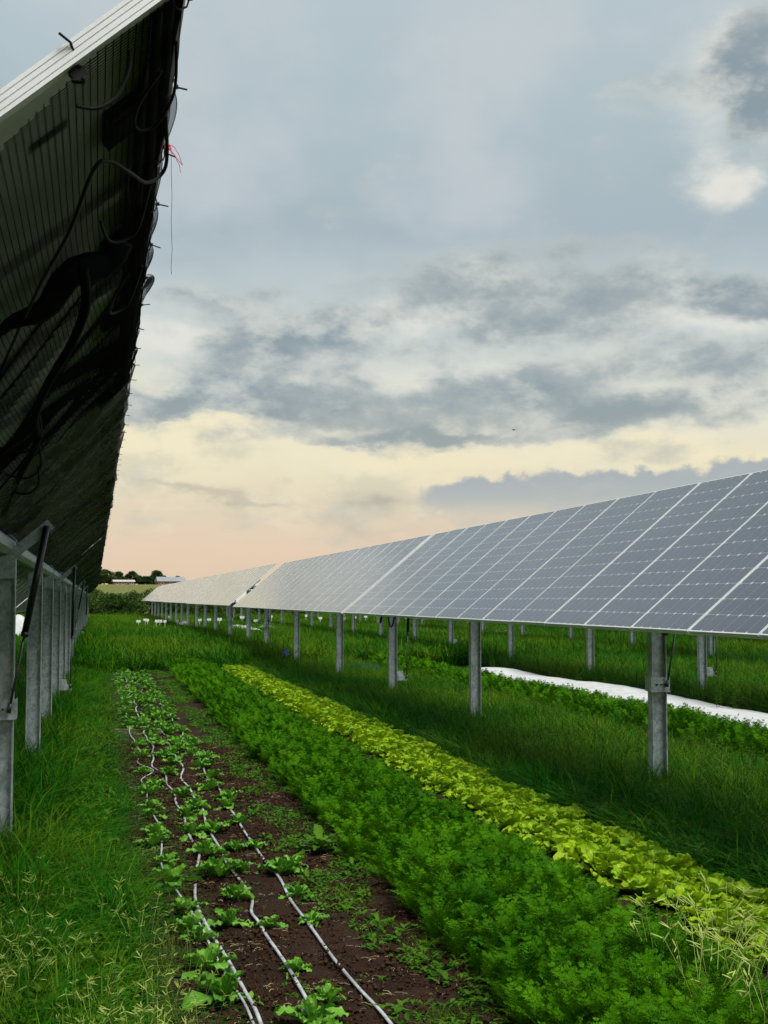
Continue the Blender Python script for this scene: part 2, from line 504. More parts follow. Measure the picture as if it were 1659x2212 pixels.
# ---------------------------------------------------------------- mesh helpers
class MB:
    def __init__(s):
        s.v, s.f, s.uv = [], [], []

    def add(s, verts, faces, uv=None):
        o = len(s.v)
        s.v += [tuple(map(float, p)) for p in verts]
        s.f += [tuple(i + o for i in f) for f in faces]
        s.uv += list(uv) if uv is not None else [(0.0, 0.0)] * len(verts)
        return s

    def box(s, x0, x1, y0, y1, z0, z1, T=None):
        vs_ = [(x0, y0, z0), (x1, y0, z0), (x1, y1, z0), (x0, y1, z0), (x0, y0, z1), (x1, y0, z1), (x1, y1, z1), (x0, y1, z1)]
        if T is not None:
            vs_ = [tuple(T @ Vector(p)) for p in vs_]
        return s.add(vs_, [(0, 3, 2, 1), (4, 5, 6, 7), (0, 1, 5, 4), (1, 2, 6, 5), (2, 3, 7, 6), (3, 0, 4, 7)])

    def tube(s, pts, rad, n=6, cap=True, flat=None):
        pts = [Vector(p) for p in pts]
        rads = rad if hasattr(rad, '__len__') else [rad] * len(pts)
        vs_, fs = [], []
        up = None
        for i, p in enumerate(pts):
            d = (pts[min(i + 1, len(pts) - 1)] - pts[max(i - 1, 0)]).normalized()
            if up is None:
                up = Vector((0, 0, 1)) if abs(d.z) < 0.9 else Vector((1, 0, 0))
            a = d.cross(up).normalized()
            b = a.cross(d).normalized()
            up = b
            fl = 1.0 if flat is None else flat
            for k in range(n):
                q = 2 * math.pi * (k + 0.5) / n
                vs_.append(p + rads[i] * (math.cos(q) * a + fl * math.sin(q) * b))
        for i in range(len(pts) - 1):
            for k in range(n):
                k2 = (k + 1) % n
                fs.append((i * n + k, i * n + k2, (i + 1) * n + k2, (i + 1) * n + k))
        if cap:
            fs.append(tuple(range(n - 1, -1, -1)))
            fs.append(tuple((len(pts) - 1) * n + k for k in range(n)))
        return s.add(vs_, fs)

    def prism(s, outline, axis_from, axis_to, T=None):
        """outline: list of (a,b) in XZ; extruded along Y"""
        n = len(outline)
        vs_ = [(a, axis_from, b) for a, b in outline] + [(a, axis_to, b) for a, b in outline]
        if T is not None:
            vs_ = [tuple(T @ Vector(p)) for p in vs_]
        fs = [tuple(range(n)), tuple(range(2 * n - 1, n - 1, -1))]
        fs += [(i, i + n, (i + 1) % n + n, (i + 1) % n) for i in range(n)]
        return s.add(vs_, fs)

    def merge(s, mesh_tuple, T):
        v, f, uv = mesh_tuple
        return s.add([tuple(T @ Vector(p)) for p in v], f, uv)

    def mesh(s, name, mat, smooth=False):
        me = bpy.data.meshes.new(name)
        me.from_pydata(s.v, [], s.f)
        if any(u != (0.0, 0.0) for u in s.uv[:40]):
            ul = me.uv_layers.new(name='UVMap')
            idx = np.zeros(len(me.loops), dtype=np.int32)
            me.loops.foreach_get('vertex_index', idx)
            ul.data.foreach_set('uv', np.array(s.uv, dtype=np.float32)[idx].ravel())
        me.materials.append(mat)
        if smooth:
            me.polygons.foreach_set('use_smooth', [True] * len(me.polygons))
        me.update()
        return me

    def build(s, name, mat, parent=None, smooth=False, loc=None):
        return obj(name, s.mesh(name, mat, smooth), parent, loc)


def obj(name, me, parent=None, loc=None, rot=None, scale=None):
    o = bpy.data.objects.new(name, me)
    COL.objects.link(o)
    if parent is not None:
        o.parent = parent
    if loc is not None:
        o.location = loc
    if rot is not None:
        o.rotation_euler = rot
    if scale is not None:
        o.scale = scale if hasattr(scale, '__len__') else (scale,) * 3
    return o


def tag(o, label=None, cat=None, group=None, kind=None):
    if label:
        o['label'] = label
    if cat:
        o['category'] = cat
    if group:
        o['group'] = group
    if kind:
        o['kind'] = kind
    return o


def empty(name, loc, rot=(0, 0, 0)):
    o = bpy.data.objects.new(name, None)
    o.empty_display_size = 0.1
    COL.objects.link(o)
    o.location = loc
    o.rotation_euler = rot
    return o


def nz(x, y, z=0.0):
    return mnoise.noise(Vector((x, y, z)))


ORD = ['first', 'second', 'third', 'fourth', 'fifth', 'sixth', 'seventh', 'eighth', 'ninth', 'tenth', 'eleventh', 'twelfth',
       'thirteenth', 'fourteenth', 'fifteenth', 'sixteenth', 'seventeenth', 'eighteenth', 'nineteenth', 'twentieth',
       'twenty-first', 'twenty-second', 'twenty-third', 'twenty-fourth', 'twenty-fifth', 'twenty-sixth']


# ---------------------------------------------------------------- terrain
def smoothstep(a, b, v):
    q = min(1, max(0, (v - a) / (b - a)))
    return q * q * (3 - 2 * q)


def gz(x, y):
    """height of the turf"""
    z = 0.10 * smoothstep(0.35, -0.5, x) * smoothstep(70, 40, y)
    z += 0.025 * nz(x * 0.5, y * 0.35)
    if y > 135:
        z += 8.2 * smoothstep(100, 680, y) * 1.02 + 0.25 * nz(x * 0.01, y * 0.01, 4)
    return z


def in_view(x, y, margin=1.2):
    """inside the wedge the photograph looks over, plus room for a step aside"""
    if y < 4.0:
        return False
    return -0.072 * y - margin < x < 0.52 * y + margin


xs = sorted(set([-400, -200, -100, -60, -40, -25, -15] + list(np.arange(-10, 26.1, 1.0)) + [30, 36, 45, 60, 80, 120, 180, 260, 400, 700]))
ys = sorted(set([-60, -25, -10] + list(np.arange(-4, 60, 1.0)) + list(range(60, 140, 6)) + list(range(140, 760, 20)) + [800, 1000, 1500, 2500, 4000]))
mb = MB()
gv = []
for yy in ys:
    for xx in xs:
        gv.append((xx, yy, gz(xx, min(yy, 760)) - (0.012 * (yy - 760) if yy > 760 else 0)))
gf = []
nx = len(xs)
for j in range(len(ys) - 1):
    for i in range(nx - 1):
        gf.append((j * nx + i, j * nx + i + 1, (j + 1) * nx + i + 1, (j + 1) * nx + i))
mb.add(gv, gf)
tag(mb.build('ground', M['ground'], smooth=True), 'green turf ground of the farm rising to a pale far field', 'ground', kind='structure')


def strip(name, x0f, x1f, y0, y1, mat, lift, amp, step, label, cat):
    b = MB()
    v, f = [], []
    ny = int((y1 - y0) / step) + 1
    n = 34
    for j in range(ny):
        yy = y0 + (y1 - y0) * j / (ny - 1)
        a, c = x0f(yy), x1f(yy)
        for i in range(n):
            u = i / (n - 1)
            xx = a + (c - a) * u
            e = min(1, min(u, 1 - u) * 6)
            fade = min(1, (y1 - yy) / 1.5)
            z = gz(xx, yy) * 1.0 + lift * e * fade - 0.03 * (1 - e * fade)
            z += amp * e * (nz(xx * 9, yy * 9) + 0.6 * nz(xx * 26, yy * 26) + 0.8 * nz(xx * 2.2, yy * 1.1))
            v.append((xx, yy, z))
    for j in range(ny - 1):
        for i in range(n - 1):
            f.append((j * n + i, j * n + i + 1, (j + 1) * n + i + 1, (j + 1) * n + i))
    b.add(v, f)
    return tag(b.build(name, mat, smooth=True), label, cat, kind='structure')


left_edge = lambda y: 0.20 + 0.10 * nz(3.3, y * 0.45) + 0.05 * nz(9.1, y * 1.7) - 0.03 * (y < 7)
strip('soil_bed', left_edge, lambda y: 3.62 + 0.08 * nz(1.2, y * 0.5), 3.6, 33.5, M['soil'], 0.035, 0.016, 0.05,
      'dark brown garden soil of the cropped beds', 'soil')
strip('soil_bed', lambda y: 5.75 + 0.1 * nz(5.2, y * 0.5), lambda y: 9.3 + 0.1 * nz(2.2, y * 0.5), 9.5, 33.0, M['soil'], 0.03, 0.012, 0.12,
      'strip of dark soil under the beds behind the right posts', 'soil')

# ---------------------------------------------------------------- solar trackers
TILT = 0.7026
AX_Z = EYE + 0.41
ROW_X = [-5.865, -0.62, 4.625, 9.87, 15.115, 20.36]
PITCH, MW, ML = 1.015, 1.005, 1.96
FR = 0.0175                               # half the frame depth


def make_module_meshes():
    h = ML / 2
    b = MB()
    # frame: four extrusions with a bottom return lip and shallow grooves on the outer face
    prof = [(0, -FR), (0.028, -FR), (0.028, -FR + 0.002), (0.002, -FR + 0.002), (0.002, FR - 0.003), (0.009, FR - 0.003), (0.009, FR),
            (0, FR), (0, 0.011), (0.0015, 0.0105), (0.0015, 0.0090), (0, 0.0085), (0, 0.0015), (0.0015, 0.001), (0.0015, -0.0005), (0, -0.001),
            (0, -0.009), (0.0015, -0.0095), (0.0015, -0.011), (0, -0.0115)]
    n = len(prof)

    def run(fn):
        vs_ = [fn(a, c, 0) for a, c in prof] + [fn(a, c, 1) for a, c in prof]
        b.add(vs_, [(i, (i + 1) % n, (i + 1) % n + n, i + n) for i in range(n)] + [tuple(range(n)), tuple(range(2 * n - 1, n - 1, -1))])
    run(lambda a, c, e: (-h + e * ML, a, c))
    run(lambda a, c, e: (h - e * ML, MW - a, c))
    run(lambda a, c, e: (-h + a, MW - 0.0282 - e * (MW - 0.0564), c))
    run(lambda a, c, e: (h - a, 0.0282 + e * (MW - 0.0564), c))
    frame = b.mesh('frame', M['alu'])
    b = MB().box(-h + 0.004, h - 0.004, 0.004, MW - 0.004, FR - 0.009, FR - 0.004)
    lam = b.mesh('laminate', M['sheet'])
    lam.materials.append(M['back'])
    lam.polygons[0].material_index = 1
    b = MB()
    cs, ct_, gap, ch = 0.1580, 0.1605, 0.0030, 0.0125
    u0 = (MW - (6 * ct_ + 5 * gap)) / 2
    v0 = -(12 * cs + 11 * gap) / 2
    zc = FR - 0.0036
    for i in range(12):
        for j in range(6):
            x0 = v0 + i * (cs + gap)
            y0 = u0 + j * (ct_ + gap)
            x1, y1 = x0 + cs, y0 + ct_
            b.add([(x0 + ch, y0, zc), (x1 - ch, y0, zc), (x1, y0 + ch, zc), (x1, y1 - ch, zc), (x1 - ch, y1, zc), (x0 + ch, y1, zc),
                   (x0, y1 - ch, zc), (x0, y0 + ch, zc)], [tuple(range(8))])
    cells = b.mesh('cells', M['cell'])
    b = MB().box(0.82, 0.90, 0.44, 0.62, FR - 0.032, FR - 0.0092)
    b.box(0.83, 0.89, 0.47, 0.59, FR - 0.036, FR - 0.032)
    jb = b.mesh('junction_box', M['black'])
    b = MB().box(-0.27, 0.27, -0.022, 0.022, -0.0455, -0.0435)
    b.box(-0.27, 0.27, -0.022, -0.019, -0.0435, -FR - 0.001)
    b.box(-0.27, 0.27, 0.019, 0.022, -0.0435, -FR - 0.001)
    b.box(-0.27, 0.27, -0.040, -0.022, -FR - 0.003, -FR - 0.001)
    b.box(-0.27, 0.27, 0.022, 0.040, -FR - 0.003, -FR - 0.001)
    rail = b.mesh('module_rail', M['steel'])
    return frame, lam, cells, jb, rail


ME_FRAME, ME_LAM, ME_CELL, ME_JB, ME_RAIL = make_module_meshes()
TUBE_Z = -0.105
T_TAB = Matrix.Rotation(-TILT, 4, 'Y')


def solar_table(xc, y0, nmod, label, detail, dz=0.0, group=None):
    root = empty('solar_table', (xc, y0, AX_Z + dz), (0, -TILT, 0))
    tag(root, label, 'solar array', group)
    L = nmod * PITCH
    b = MB().tube([(0, -0.12, TUBE_Z), (0, L + 0.10, TUBE_Z)], 0.058, 8)
    b.build('torque_tube', M['steel'], root)
    for k in range(nmod + 1):
        y = k * PITCH - (PITCH - MW) / 2
        y = min(max(y, 0.03), L - PITCH + MW - 0.03)
        if detail >= 1:
            obj('module_rail', ME_RAIL, root, (0, y, 0))
    for k in range(nmod):
        m = obj('solar_module', ME_LAM, root, (0, k * PITCH, 0.004 * nz(y0 + k * 1.7, xc)))
        obj('frame', ME_FRAME, m)
        if detail >= 1:
            c = obj('cells', ME_CELL, m)
            c['kind'] = 'stuff'
        if detail >= 2:
            obj('junction_box', ME_JB, m)
    return root


left_tables = [(2.29, 20), (23.0, 20), (43.6, 20), (64.2, 20), (84.8, 20)]
for i, (y0, n) in enumerate(left_tables):
    solar_table(ROW_X[1], y0, n,
                ['solar table overhead at left, its netted underside and bright frame end nearest the camera',
                 'second solar table of the dark left row, seen edge-on from below',
                 'third solar table of the dark left row, far behind the netted one',
                 'fourth solar table of the dark left row, next to last',
                 'last solar table of the dark left row, ending before the hedge'][i], 2 if i == 0 else 1, [0, 0, .01, .02, .03][i],
                'solar tables of the left row')
right_tables = [(21.93 - 20 * PITCH + 0.02, 20), (22.22, 18), (42.0, 19), (61.75, 20), (82.5, 20), (103.2, 20)]
for i, (y0, n) in enumerate(right_tables):
    solar_table(ROW_X[2], y0, n,
                ['nearest solar table of the right row, blue cells and white grid lines clearly visible',
                 'second solar table of the right row, pale glare on its ribbed modules',
                 'third solar table of the right row, after the dark gap',
                 'fourth solar table of the right row, pale and strongly foreshortened',
                 'fifth solar table of the right row, next to last',
                 'farthest solar table of the right row, its end tapering before the hedge'][i], 1, [0, .0, .03, .05, .07, .09][i],
                'solar tables of the right row')
for r, starts in ((3, [(14.0, 20), (34.7, 20), (55.4, 20), (76.1, 20), (96.8, 20)]), (4, [(24.0, 20), (44.7, 20), (65.4, 20), (86.1, 20)]),
                  (5, [(35.0, 20), (55.7, 20), (76.4, 20)]), (0, [(8.0, 20), (28.7, 20), (49.4, 20)])):
    for ti, (y0, n) in enumerate(starts):
        nm = {3: 'solar table of the first row behind the right row', 4: 'solar table of the second row behind the right row',
              5: 'solar table of the third row behind the right row', 0: 'solar table of the row beyond the left posts'}[r]
        solar_table(ROW_X[r], y0, n, '%s %s, counted from the camera' % (ORD[ti], nm), 0, 0.0, nm.replace('table', 'tables'))


# ---------------------------------------------------------------- posts
POST_DX = -TUBE_Z * math.sin(TILT)
POST_TOP = AX_Z + TUBE_Z * math.cos(TILT) - 0.075


def h_column(hgt):
    b = MB()
    d, w, tf, tw = 0.066, 0.050, 0.008, 0.006      # half depth (X), half flange width (Y)
    o = [(-d, -w), (-d + tf, -w), (-d + tf, -tw), (d - tf, -tw), (d - tf, -w), (d, -w), (d, w), (d - tf, w), (d - tf, tw), (-d + tf, tw), (-d + tf, w), (-d, w)]
    n = len(o)
    b.add([(x, y, -0.3) for x, y in o] + [(x, y, hgt) for x, y in o], [(i, (i + 1) % n, (i + 1) % n + n, i + n) for i in range(n)] + [tuple(range(n, 2 * n))])
    return b.mesh('column', M['steel'])


ME_COL = h_column(POST_TOP)


def bearing_mesh():
    b = MB()
    zt = POST_TOP + 0.075
    b.box(-0.066, 0.066, -0.056, -0.051, POST_TOP - 0.13, POST_TOP + 0.03)
    b.box(-0.10, 0.10, -0.045, 0.045, POST_TOP + 0.001, POST_TOP + 0.009)
    # half-round cradle about the tube
    pts = []
    for k in range(13):
        a = 2 * math.pi * k / 12
        pts.append((0.068 * math.cos(a), 0, zt + 0.068 * math.sin(a)))
    for k in range(12):
        p, q = pts[k], pts[k + 1]
        b.add([(p[0], -0.02, p[2]), (q[0], -0.02, q[2]), (q[0] * 1.12, -0.02, zt + (q[2] - zt) * 1.12), (p[0] * 1.12, -0.02, zt + (p[2] - zt) * 1.12),
               (p[0], 0.02, p[2]), (q[0], 0.02, q[2]), (q[0] * 1.12, 0.02, zt + (q[2] - zt) * 1.12), (p[0] * 1.12, 0.02, zt + (p[2] - zt) * 1.12)],
              [(0, 1, 2, 3), (7, 6, 5, 4), (3, 2, 6, 7), (0, 4, 5, 1)])
    for sx in (-0.03, 0.03):
        b.tube([(sx, -0.066, POST_TOP - 0.06), (sx, -0.055, POST_TOP - 0.06)], 0.011, 6)
    return b.mesh('bearing', M['steel'])


ME_BEAR = bearing_mesh()


def post(x, y, label, group, damper=None, dz=0.0, cz=0.95):
    g0 = gz(x, y)
    root = empty('steel_post', (x, y, dz))
    tag(root, label, 'post', group)
    obj('column', ME_COL, root)
    obj('bearing', ME_BEAR, root)
    if damper is None:
        return root
    zt = POST_TOP + 0.075
    ct, st_ = math.cos(TILT), math.sin(TILT)
    # arm plate bolted under the torque tube, parallel to the modules
    b = MB()
    Tm = Matrix.Translation((0, 0, zt)) @ T_TAB
    b.box(-0.17, 0.30, -0.085, -0.080, -0.105, -0.040, Tm)
    b.box(-0.17, 0.30, -0.080, -0.058, -0.043, -0.040, Tm)
    b.box(-0.17, 0.30, -0.080, -0.062, -0.105, -0.102, Tm)
    arm = b.build('damper_arm', M['steel'], root)
    b = MB()
    for q in (-0.13, 0.27):
        c = Tm @ Vector((q, -0.094, -0.07))
        b.tube([c, c + Vector((0, 0.010, 0))], 0.013, 6)
    b.build('bolt', M['steel'], arm)
    top = Tm @ Vector((0.27, -0.115, -0.07))
    if damper == 'clamp':
        b = MB()
        b.box(-0.085, 0.085, -0.0735, -0.0685, cz - 0.06, cz + 0.06)
        b.box(0.080, 0.085, -0.0685, 0.06, cz - 0.06, cz + 0.06)
        b.box(-0.085, -0.080, -0.0685, 0.06, cz - 0.06, cz + 0.06)
        b.box(-0.085, 0.085, -0.086, -0.0735, cz - 0.064, cz - 0.060)
        cl = b.build('clamp_plate', M['steel'], root)
        b = MB()
        for q in (-0.035, 0.005, 0.045):
            b.tube([(q, -0.088, cz), (q, -0.0737, cz)], 0.008 if q < 0.04 else 0.014, 6)
        b.build('bolt', M['paint'], cl)
        bot = Vector((0.045, -0.105, cz))
    else:
        b = MB()
        b.prism([(0.067, cz + 0.09), (0.16, cz + 0.09), (0.165, cz + 0.045), (0.20, cz + 0.01), (0.235, cz - 0.03), (0.235, cz - 0.05), (0.067, cz - 0.05)], -0.052, -0.047)
        b.box(0.067, 0.235, -0.046, 0.01, cz - 0.056, cz - 0.0505)
        b.box(0.067, 0.16, -0.046, 0.01, cz + 0.0905, cz + 0.096)
        b.build('damper_bracket', M['steel'], root)
        bot = Vector((0.215, -0.07, cz + 0.0))
    axis = top - bot
    mid = bot + axis * 0.42
    b = MB().tube([mid, top], 0.021, 10)
    b.tube([mid - axis.normalized() * 0.03, mid], 0.024, 10)
    dm = b.build('damper_cylinder', M['paint'], root, True)
    b = MB().tube([bot, mid], 0.008, 8)
    b.tube([bot - axis.normalized() * 0.02, bot + axis.normalized() * 0.035], 0.015, 8)
    b.build('damper_rod', M['rod'], dm, True)
    return root


lx = ROW_X[1] + POST_DX
left_ys = [4.3, 8.95, 13.4, 16.8, 20.4, 24.2, 28.3, 32.6, 37.0, 41.4, 46, 50.5, 55, 60, 65, 70, 75, 80, 85, 90, 95, 100, 104.5]
for i, y in enumerate(left_ys):
    d = {1: ('clamp', .98), 4: ('bracket', .42), 8: ('clamp', .95), 11: ('bracket', .42)}.get(i)
    if i == 0:
        lab = 'galvanized post of the left row just out of frame beside the camera'
    elif i == 1:
        lab = 'wide galvanized post at the left border with black damper and clamp plate'
    elif i == 4:
        lab = 'left row post with low steel bracket and upright black damper'
    else:
        lab = '%s galvanized post of the left row counted from the camera' % ORD[i - 1]
    post(lx, y, lab, 'posts of the left solar row', d[0] if d else None, 0.0, d[1] if d else 0)
rx = ROW_X[2] + POST_DX
right_ys = [5.6, 11.25, 17.1, 22.1, 27.1, 33.1, 39.1, 43.8, 49.9, 56.1, 61.5, 66.8, 73.2, 78.5, 84, 90, 96, 102, 108, 114, 120]
for i, y in enumerate(right_ys):
    d = {1: ('clamp', .93), 3: ('bracket', .40), 6: ('clamp', .95), 8: ('clamp', .95)}.get(i)
    if i == 0:
        lab = 'post of the right row standing outside the right border'
    elif i == 1:
        lab = 'large galvanized post at right with bolted clamp plate and thin black damper'
    elif i == 3:
        lab = 'third post of the right row, by hanging cables, with low bracket and damper'
    else:
        lab = '%s galvanized post of the right row counted from the right border' % ORD[i - 1]
    post(rx, y, lab, 'posts of the right solar row', d[0] if d else None, 0.0, d[1] if d else 0)
for r, ys_, rn in ((3, [16.2, 21.9, 27.3, 32.9, 38.8, 43.4] + list(np.arange(48.8, 112, 5.4)), 'first row behind the right row'),
                   (4, list(np.arange(27.6, 106, 5.3)), 'second row behind the right row'), (5, list(np.arange(38, 98, 5.4)), 'third row behind the right row'),
                   (0, list(np.arange(9, 70, 5.4)), 'row beyond the left posts')):
    for i, y in enumerate(ys_):
        d = 'bracket' if (r == 3 and i in (1, 4)) else None
        post(ROW_X[r] + POST_DX, float(y), '%s post of the %s, counted from the near end' % (ORD[i], rn), 'posts of the ' + rn, d, 0, 0.42)


# ---------------------------------------------------------------- bird net and cables under the left table
def under(y, s, off):
    """point below the left table: s metres down the slope from its high edge, off metres under the frames"""
    ct, st_ = math.cos(TILT), math.sin(TILT)
    cx = ROW_X[1] + (ML / 2 - s) * ct
    cz_ = AX_Z + (ML / 2 - s) * st_
    o = FR + off
    return Vector((cx + o * st_, y, cz_ - o * ct))


def sag(y, s):
    e = min(1.0, max(0.0, s / 0.05))
    m_ = min(1.0, max(0.0, (1.02 - s) / 0.15))
    base = 0.030 + 0.035 * (0.5 + 0.5 * nz(y * 2.3 + 1.4 * s, s * 1.6, 2.0)) + 0.05 * max(0, nz(y * 4.2 - 5.5 * s, s * 0.9, 7.0))
    grow = 0.01 + 0.99 * smoothstep(3.0, 5.2, y)
    return 0.004 + base * e * m_ * grow


def edge_s(y):
    """outer hem of the net scallops between its ties along the high edge"""
    ph = (y - 2.32) / 0.42
    q = math.floor(ph)
    return 0.012 - 0.045 * abs(math.sin(math.pi * ph)) ** 0.8 * (0.25 + 1.3 * max(0, nz(q * 3.7, 1.0) + 0.2)) * smoothstep(2.35, 2.9, y)


net = empty('bird_net', tuple(under(2.3, 0.5, 0.05)))
tag(net, 'black bird net stretched under the overhead left panels with wavy hem', 'net')
ni = Vector(net.location)
NEAR_END = 6.2
b = MB()
P1, P2 = 0.0160, 0.0130
rw = 0.0010


def net_pt(y, s):
    e = edge_s(y)
    q = s + e * max(0.0, 1 - s / 0.14) ** 1.5
    # the near hem climbs away from the corner as in a hand-cut piece of net
    return under(y, q, sag(y, q)) - ni


def y_start(s):
    return 2.292 + 0.55 * max(0, s - 0.20)


def strand(pts):
    v, f = [], []
    for p in pts:
        v += [p + Vector((rw, 0, -rw)), p + Vector((-rw, 0, -rw)), p + Vector((0, 0, rw * 1.2))]
        # strands along Y get the section above; cross strands are nearly in XZ, so widen in Y too
    for i in range(len(pts) - 1):
        for k in range(3):
            k2 = (k + 1) % 3
            f.append((i * 3 + k, i * 3 + k2, i * 3 + 3 + k2, i * 3 + 3 + k))
    b.add(v, f)


def strand_x(pts):
    v, f = [], []
    for p in pts:
        v += [p + Vector((0, rw, -rw)), p + Vector((0, -rw, -rw)), p + Vector((0, 0, rw * 1.2))]
    for i in range(len(pts) - 1):
        for k in range(3):
            k2 = (k + 1) % 3
            f.append((i * 3 + k, i * 3 + k2, i * 3 + 3 + k2, i * 3 + 3 + k))
    b.add(v, f)


ns = int(0.98 / P1)
for i in range(ns + 1):
    s = i / ns
    ya = y_start(s)
    n = int((NEAR_END - ya) / 0.035)
    strand([net_pt(ya + (NEAR_END - ya) * k / n, s) for k in range(n + 1)])
ny = int((NEAR_END - 2.3) / P2)
for j in range(ny + 1):
    y = 2.3 + j * P2
    n = 30
    pts = [net_pt(y, k / n) for k in range(n + 1) if y >= y_start(k / n)]
    if len(pts) > 1:
        strand_x(pts)
o = b.build('net_mesh', M['net'], net)
o['kind'] = 'stuff'
b = MB()
v, f = [], []
yy = list(np.arange(NEAR_END, 104, 0.09))
n = 22
for y in yy:
    for k in range(n + 1):
        v.append(net_pt(y, k / n))
for j in range(len(yy) - 1):
    for k in range(n):
        f.append((j * (n + 1) + k, j * (n + 1) + k + 1, (j + 1) * (n + 1) + k + 1, (j + 1) * (n + 1) + k))
b.add(v, f)
b.build('net_sheet', M['netfar'], net, True)
# black wavy strip of sheet running along the high edge
b = MB()
v, f = [], []
yy = list(np.arange(2.31, 40, 0.06))
n = 8
for y in yy:
    wd = 0.070 + 0.035 * smoothstep(2.4, 3.6, y) + 0.012 * nz(y * 3.1, 4.0)
    for k in range(n + 1):
        q = 0.014 + wd * k / n
        v.append(under(y, q, 0.002 + 0.6 * sag(y, q) + 0.004 * math.sin(k * 2.1 + y * 9)) - ni)
for j in range(len(yy) - 1):
    for k in range(n):
        f.append((j * (n + 1) + k, j * (n + 1) + k + 1, (j + 1) * (n + 1) + k + 1, (j + 1) * (n + 1) + k))
b.add(v, f)
b.build('edge_strip', M['net'], net, True)
# zip ties along the hem
b = MB()
for k in range(0, 60):
    y = 2.32 + 0.42 * k
    p = under(y, 0.02, 0.004) - ni
    b = MB()
    ring = [p + Vector((0.016 * math.cos(a), 0.0, 0.022 * math.sin(a))) for a in np.linspace(0, 2 * math.pi, 9)]
    b.tube(ring, 0.0022, 4, False)
    q = p + Vector((0.016, 0, 0.0))
    b.box(q.x - 0.004, q.x + 0.005, q.y - 0.004, q.y + 0.004, q.z - 0.003, q.z + 0.004)
    b.tube([q, q + Vector((0.022 + 0.012 * random.random(), 0.01 * random.uniform(-1, 1), random.uniform(-0.008, 0.004)))], 0.002, 4)
    b.build('zip_tie', M['black'], net)
b = MB()
c = under(2.305, 0.245, 0.012) - ni
b.tube([c + Vector((0.012 * math.cos(a), 0.004 * math.sin(3 * a), 0.012 * math.sin(a))) for a in np.linspace(0, 6.28, 10)], 0.004, 5, False)
b.box(c.x - .010, c.x + .012, c.y - .004, c.y + .012, c.z - .012, c.z + .014)
b.tube([c + Vector((0.0, 0, 0.018)), c + Vector((-0.012, -0.02, 0.045)), c + Vector((-0.03, -0.03, 0.055))], 0.0024, 5)
b.build('zip_tie', M['black'], net)


def cable(pts, rad, label, name='cable', cat='cable', mat='black', group=None, sub=8):
    """smooth cable through the given points"""
    P = [Vector(p) for p in pts]
    out = []
    for i in range(len(P) - 1):
        p0, p1, p2, p3 = P[max(i - 1, 0)], P[i], P[i + 1], P[min(i + 2, len(P) - 1)]
        for k in range(sub):
            t = k / sub
            out.append(0.5 * ((2 * p1) + (-p0 + p2) * t + (2 * p0 - 5 * p1 + 4 * p2 - p3) * t * t + (-p0 + 3 * p1 - 3 * p2 + p3) * t ** 3))
    out.append(P[-1])
    base = out[0].copy()
    bb = MB().tube([q - base for q in out], rad, 7)
    o = bb.build(name, M[mat], None, True, tuple(base))
    tag(o, label, cat, group)
    return o


U = under
cable([U(2.33, .275, .045), U(2.345, .25, .062), U(2.36, .215, .064), U(2.37, .18, .05), U(2.375, .15, .03), U(2.39, .13, .006)], 0.0036,
      'short black cable loop at the bright frame end, top left')
cable([U(2.50, .02, .01), U(2.62, .05, .05), U(2.70, .10, .06), U(2.69, .135, .045), U(2.62, .12, .03), U(2.56, .06, .02)], 0.003,
      'small curled black cable near the top corner under the net')
cable([U(2.86, .03, .02), U(3.10, .04, .05), U(3.08, .10, .06), U(2.93, .15, .05), U(2.83, .19, .03), U(2.82, .23, .03), U(3.0, .32, .06), U(3.3, .40, .05),
       U(3.8, .50, .03), U(4.2, .6, .03)], 0.0042, 'long black cable arching under the net from the high edge')
cable([U(3.45, .28, .05), U(3.7, .30, .085), U(4.0, .36, .095), U(4.4, .46, .09), U(4.9, .53, .085), U(5.5, .56, .09), U(6.4, .68, .06), U(7.5, .85, .05)], 0.0135,
      'thick black cable bundle drooping under the net towards the posts', mat='net')
cable([U(4.1, .05, .03), U(4.3, .12, .06), U(4.25, .19, .06), U(4.1, .17, .05), U(4.05, .10, .03)], 0.0045,
      'oval loop of black cable behind the dark middle of the net')
cable([U(3.25, .06, .03), U(3.45, .12, .06), U(3.42, .19, .05), U(3.3, .20, .02)], 0.004, 'thin black cable loop beside the bulging net hem')
for q, (a, w_) in enumerate([(5.2, .10), (6.0, .13), (6.6, .12)]):
    cable([U(a, .50 + .04 * q, .05), U(a + w_, .55 + .04 * q, .11), U(a + 2 * w_, .62 + .04 * q, .10), U(a + 2 * w_, .68 + .04 * q, .03)], 0.005,
          '%s small hanging cable loop low under the left net, counted from the camera' % ORD[q], group='cable loops low under the left net')
# broad black band added for the rail that shows dark through the net
b = MB()
pts = []
for k in range(25):
    y = 3.60 + 0.10 * math.sin(k * 0.7) * 0.2
    s = 0.14 + k * 0.030
    pts.append(U(y + 0.02 * math.sin(k), s, 0.035 + 0.012 * math.sin(k * 0.9)))
base = pts[0].copy()
b.tube([p - base for p in pts], [0.012 + 0.035 * math.sin(math.pi * min(1, (k + 3) / 16)) for k in range(25)], 8, True, 0.5)
tag(b.build('dark_crosspiece', M['net'], None, True, tuple(base)), 'broad black conduit crossing under the net', 'conduit')
# data sticker on the first module's back
m0 = [o for o in bpy.data.objects if o.name == 'solar_module'][0]
b = MB().box(0.98 - 0.335, 0.98 - 0.243, 0.325, 0.365, FR - 0.0100, FR - 0.0092)
st = b.build('data_sticker', M['sticker'], m0)
st['label'] = 'dark rectangular sticker on the module back'

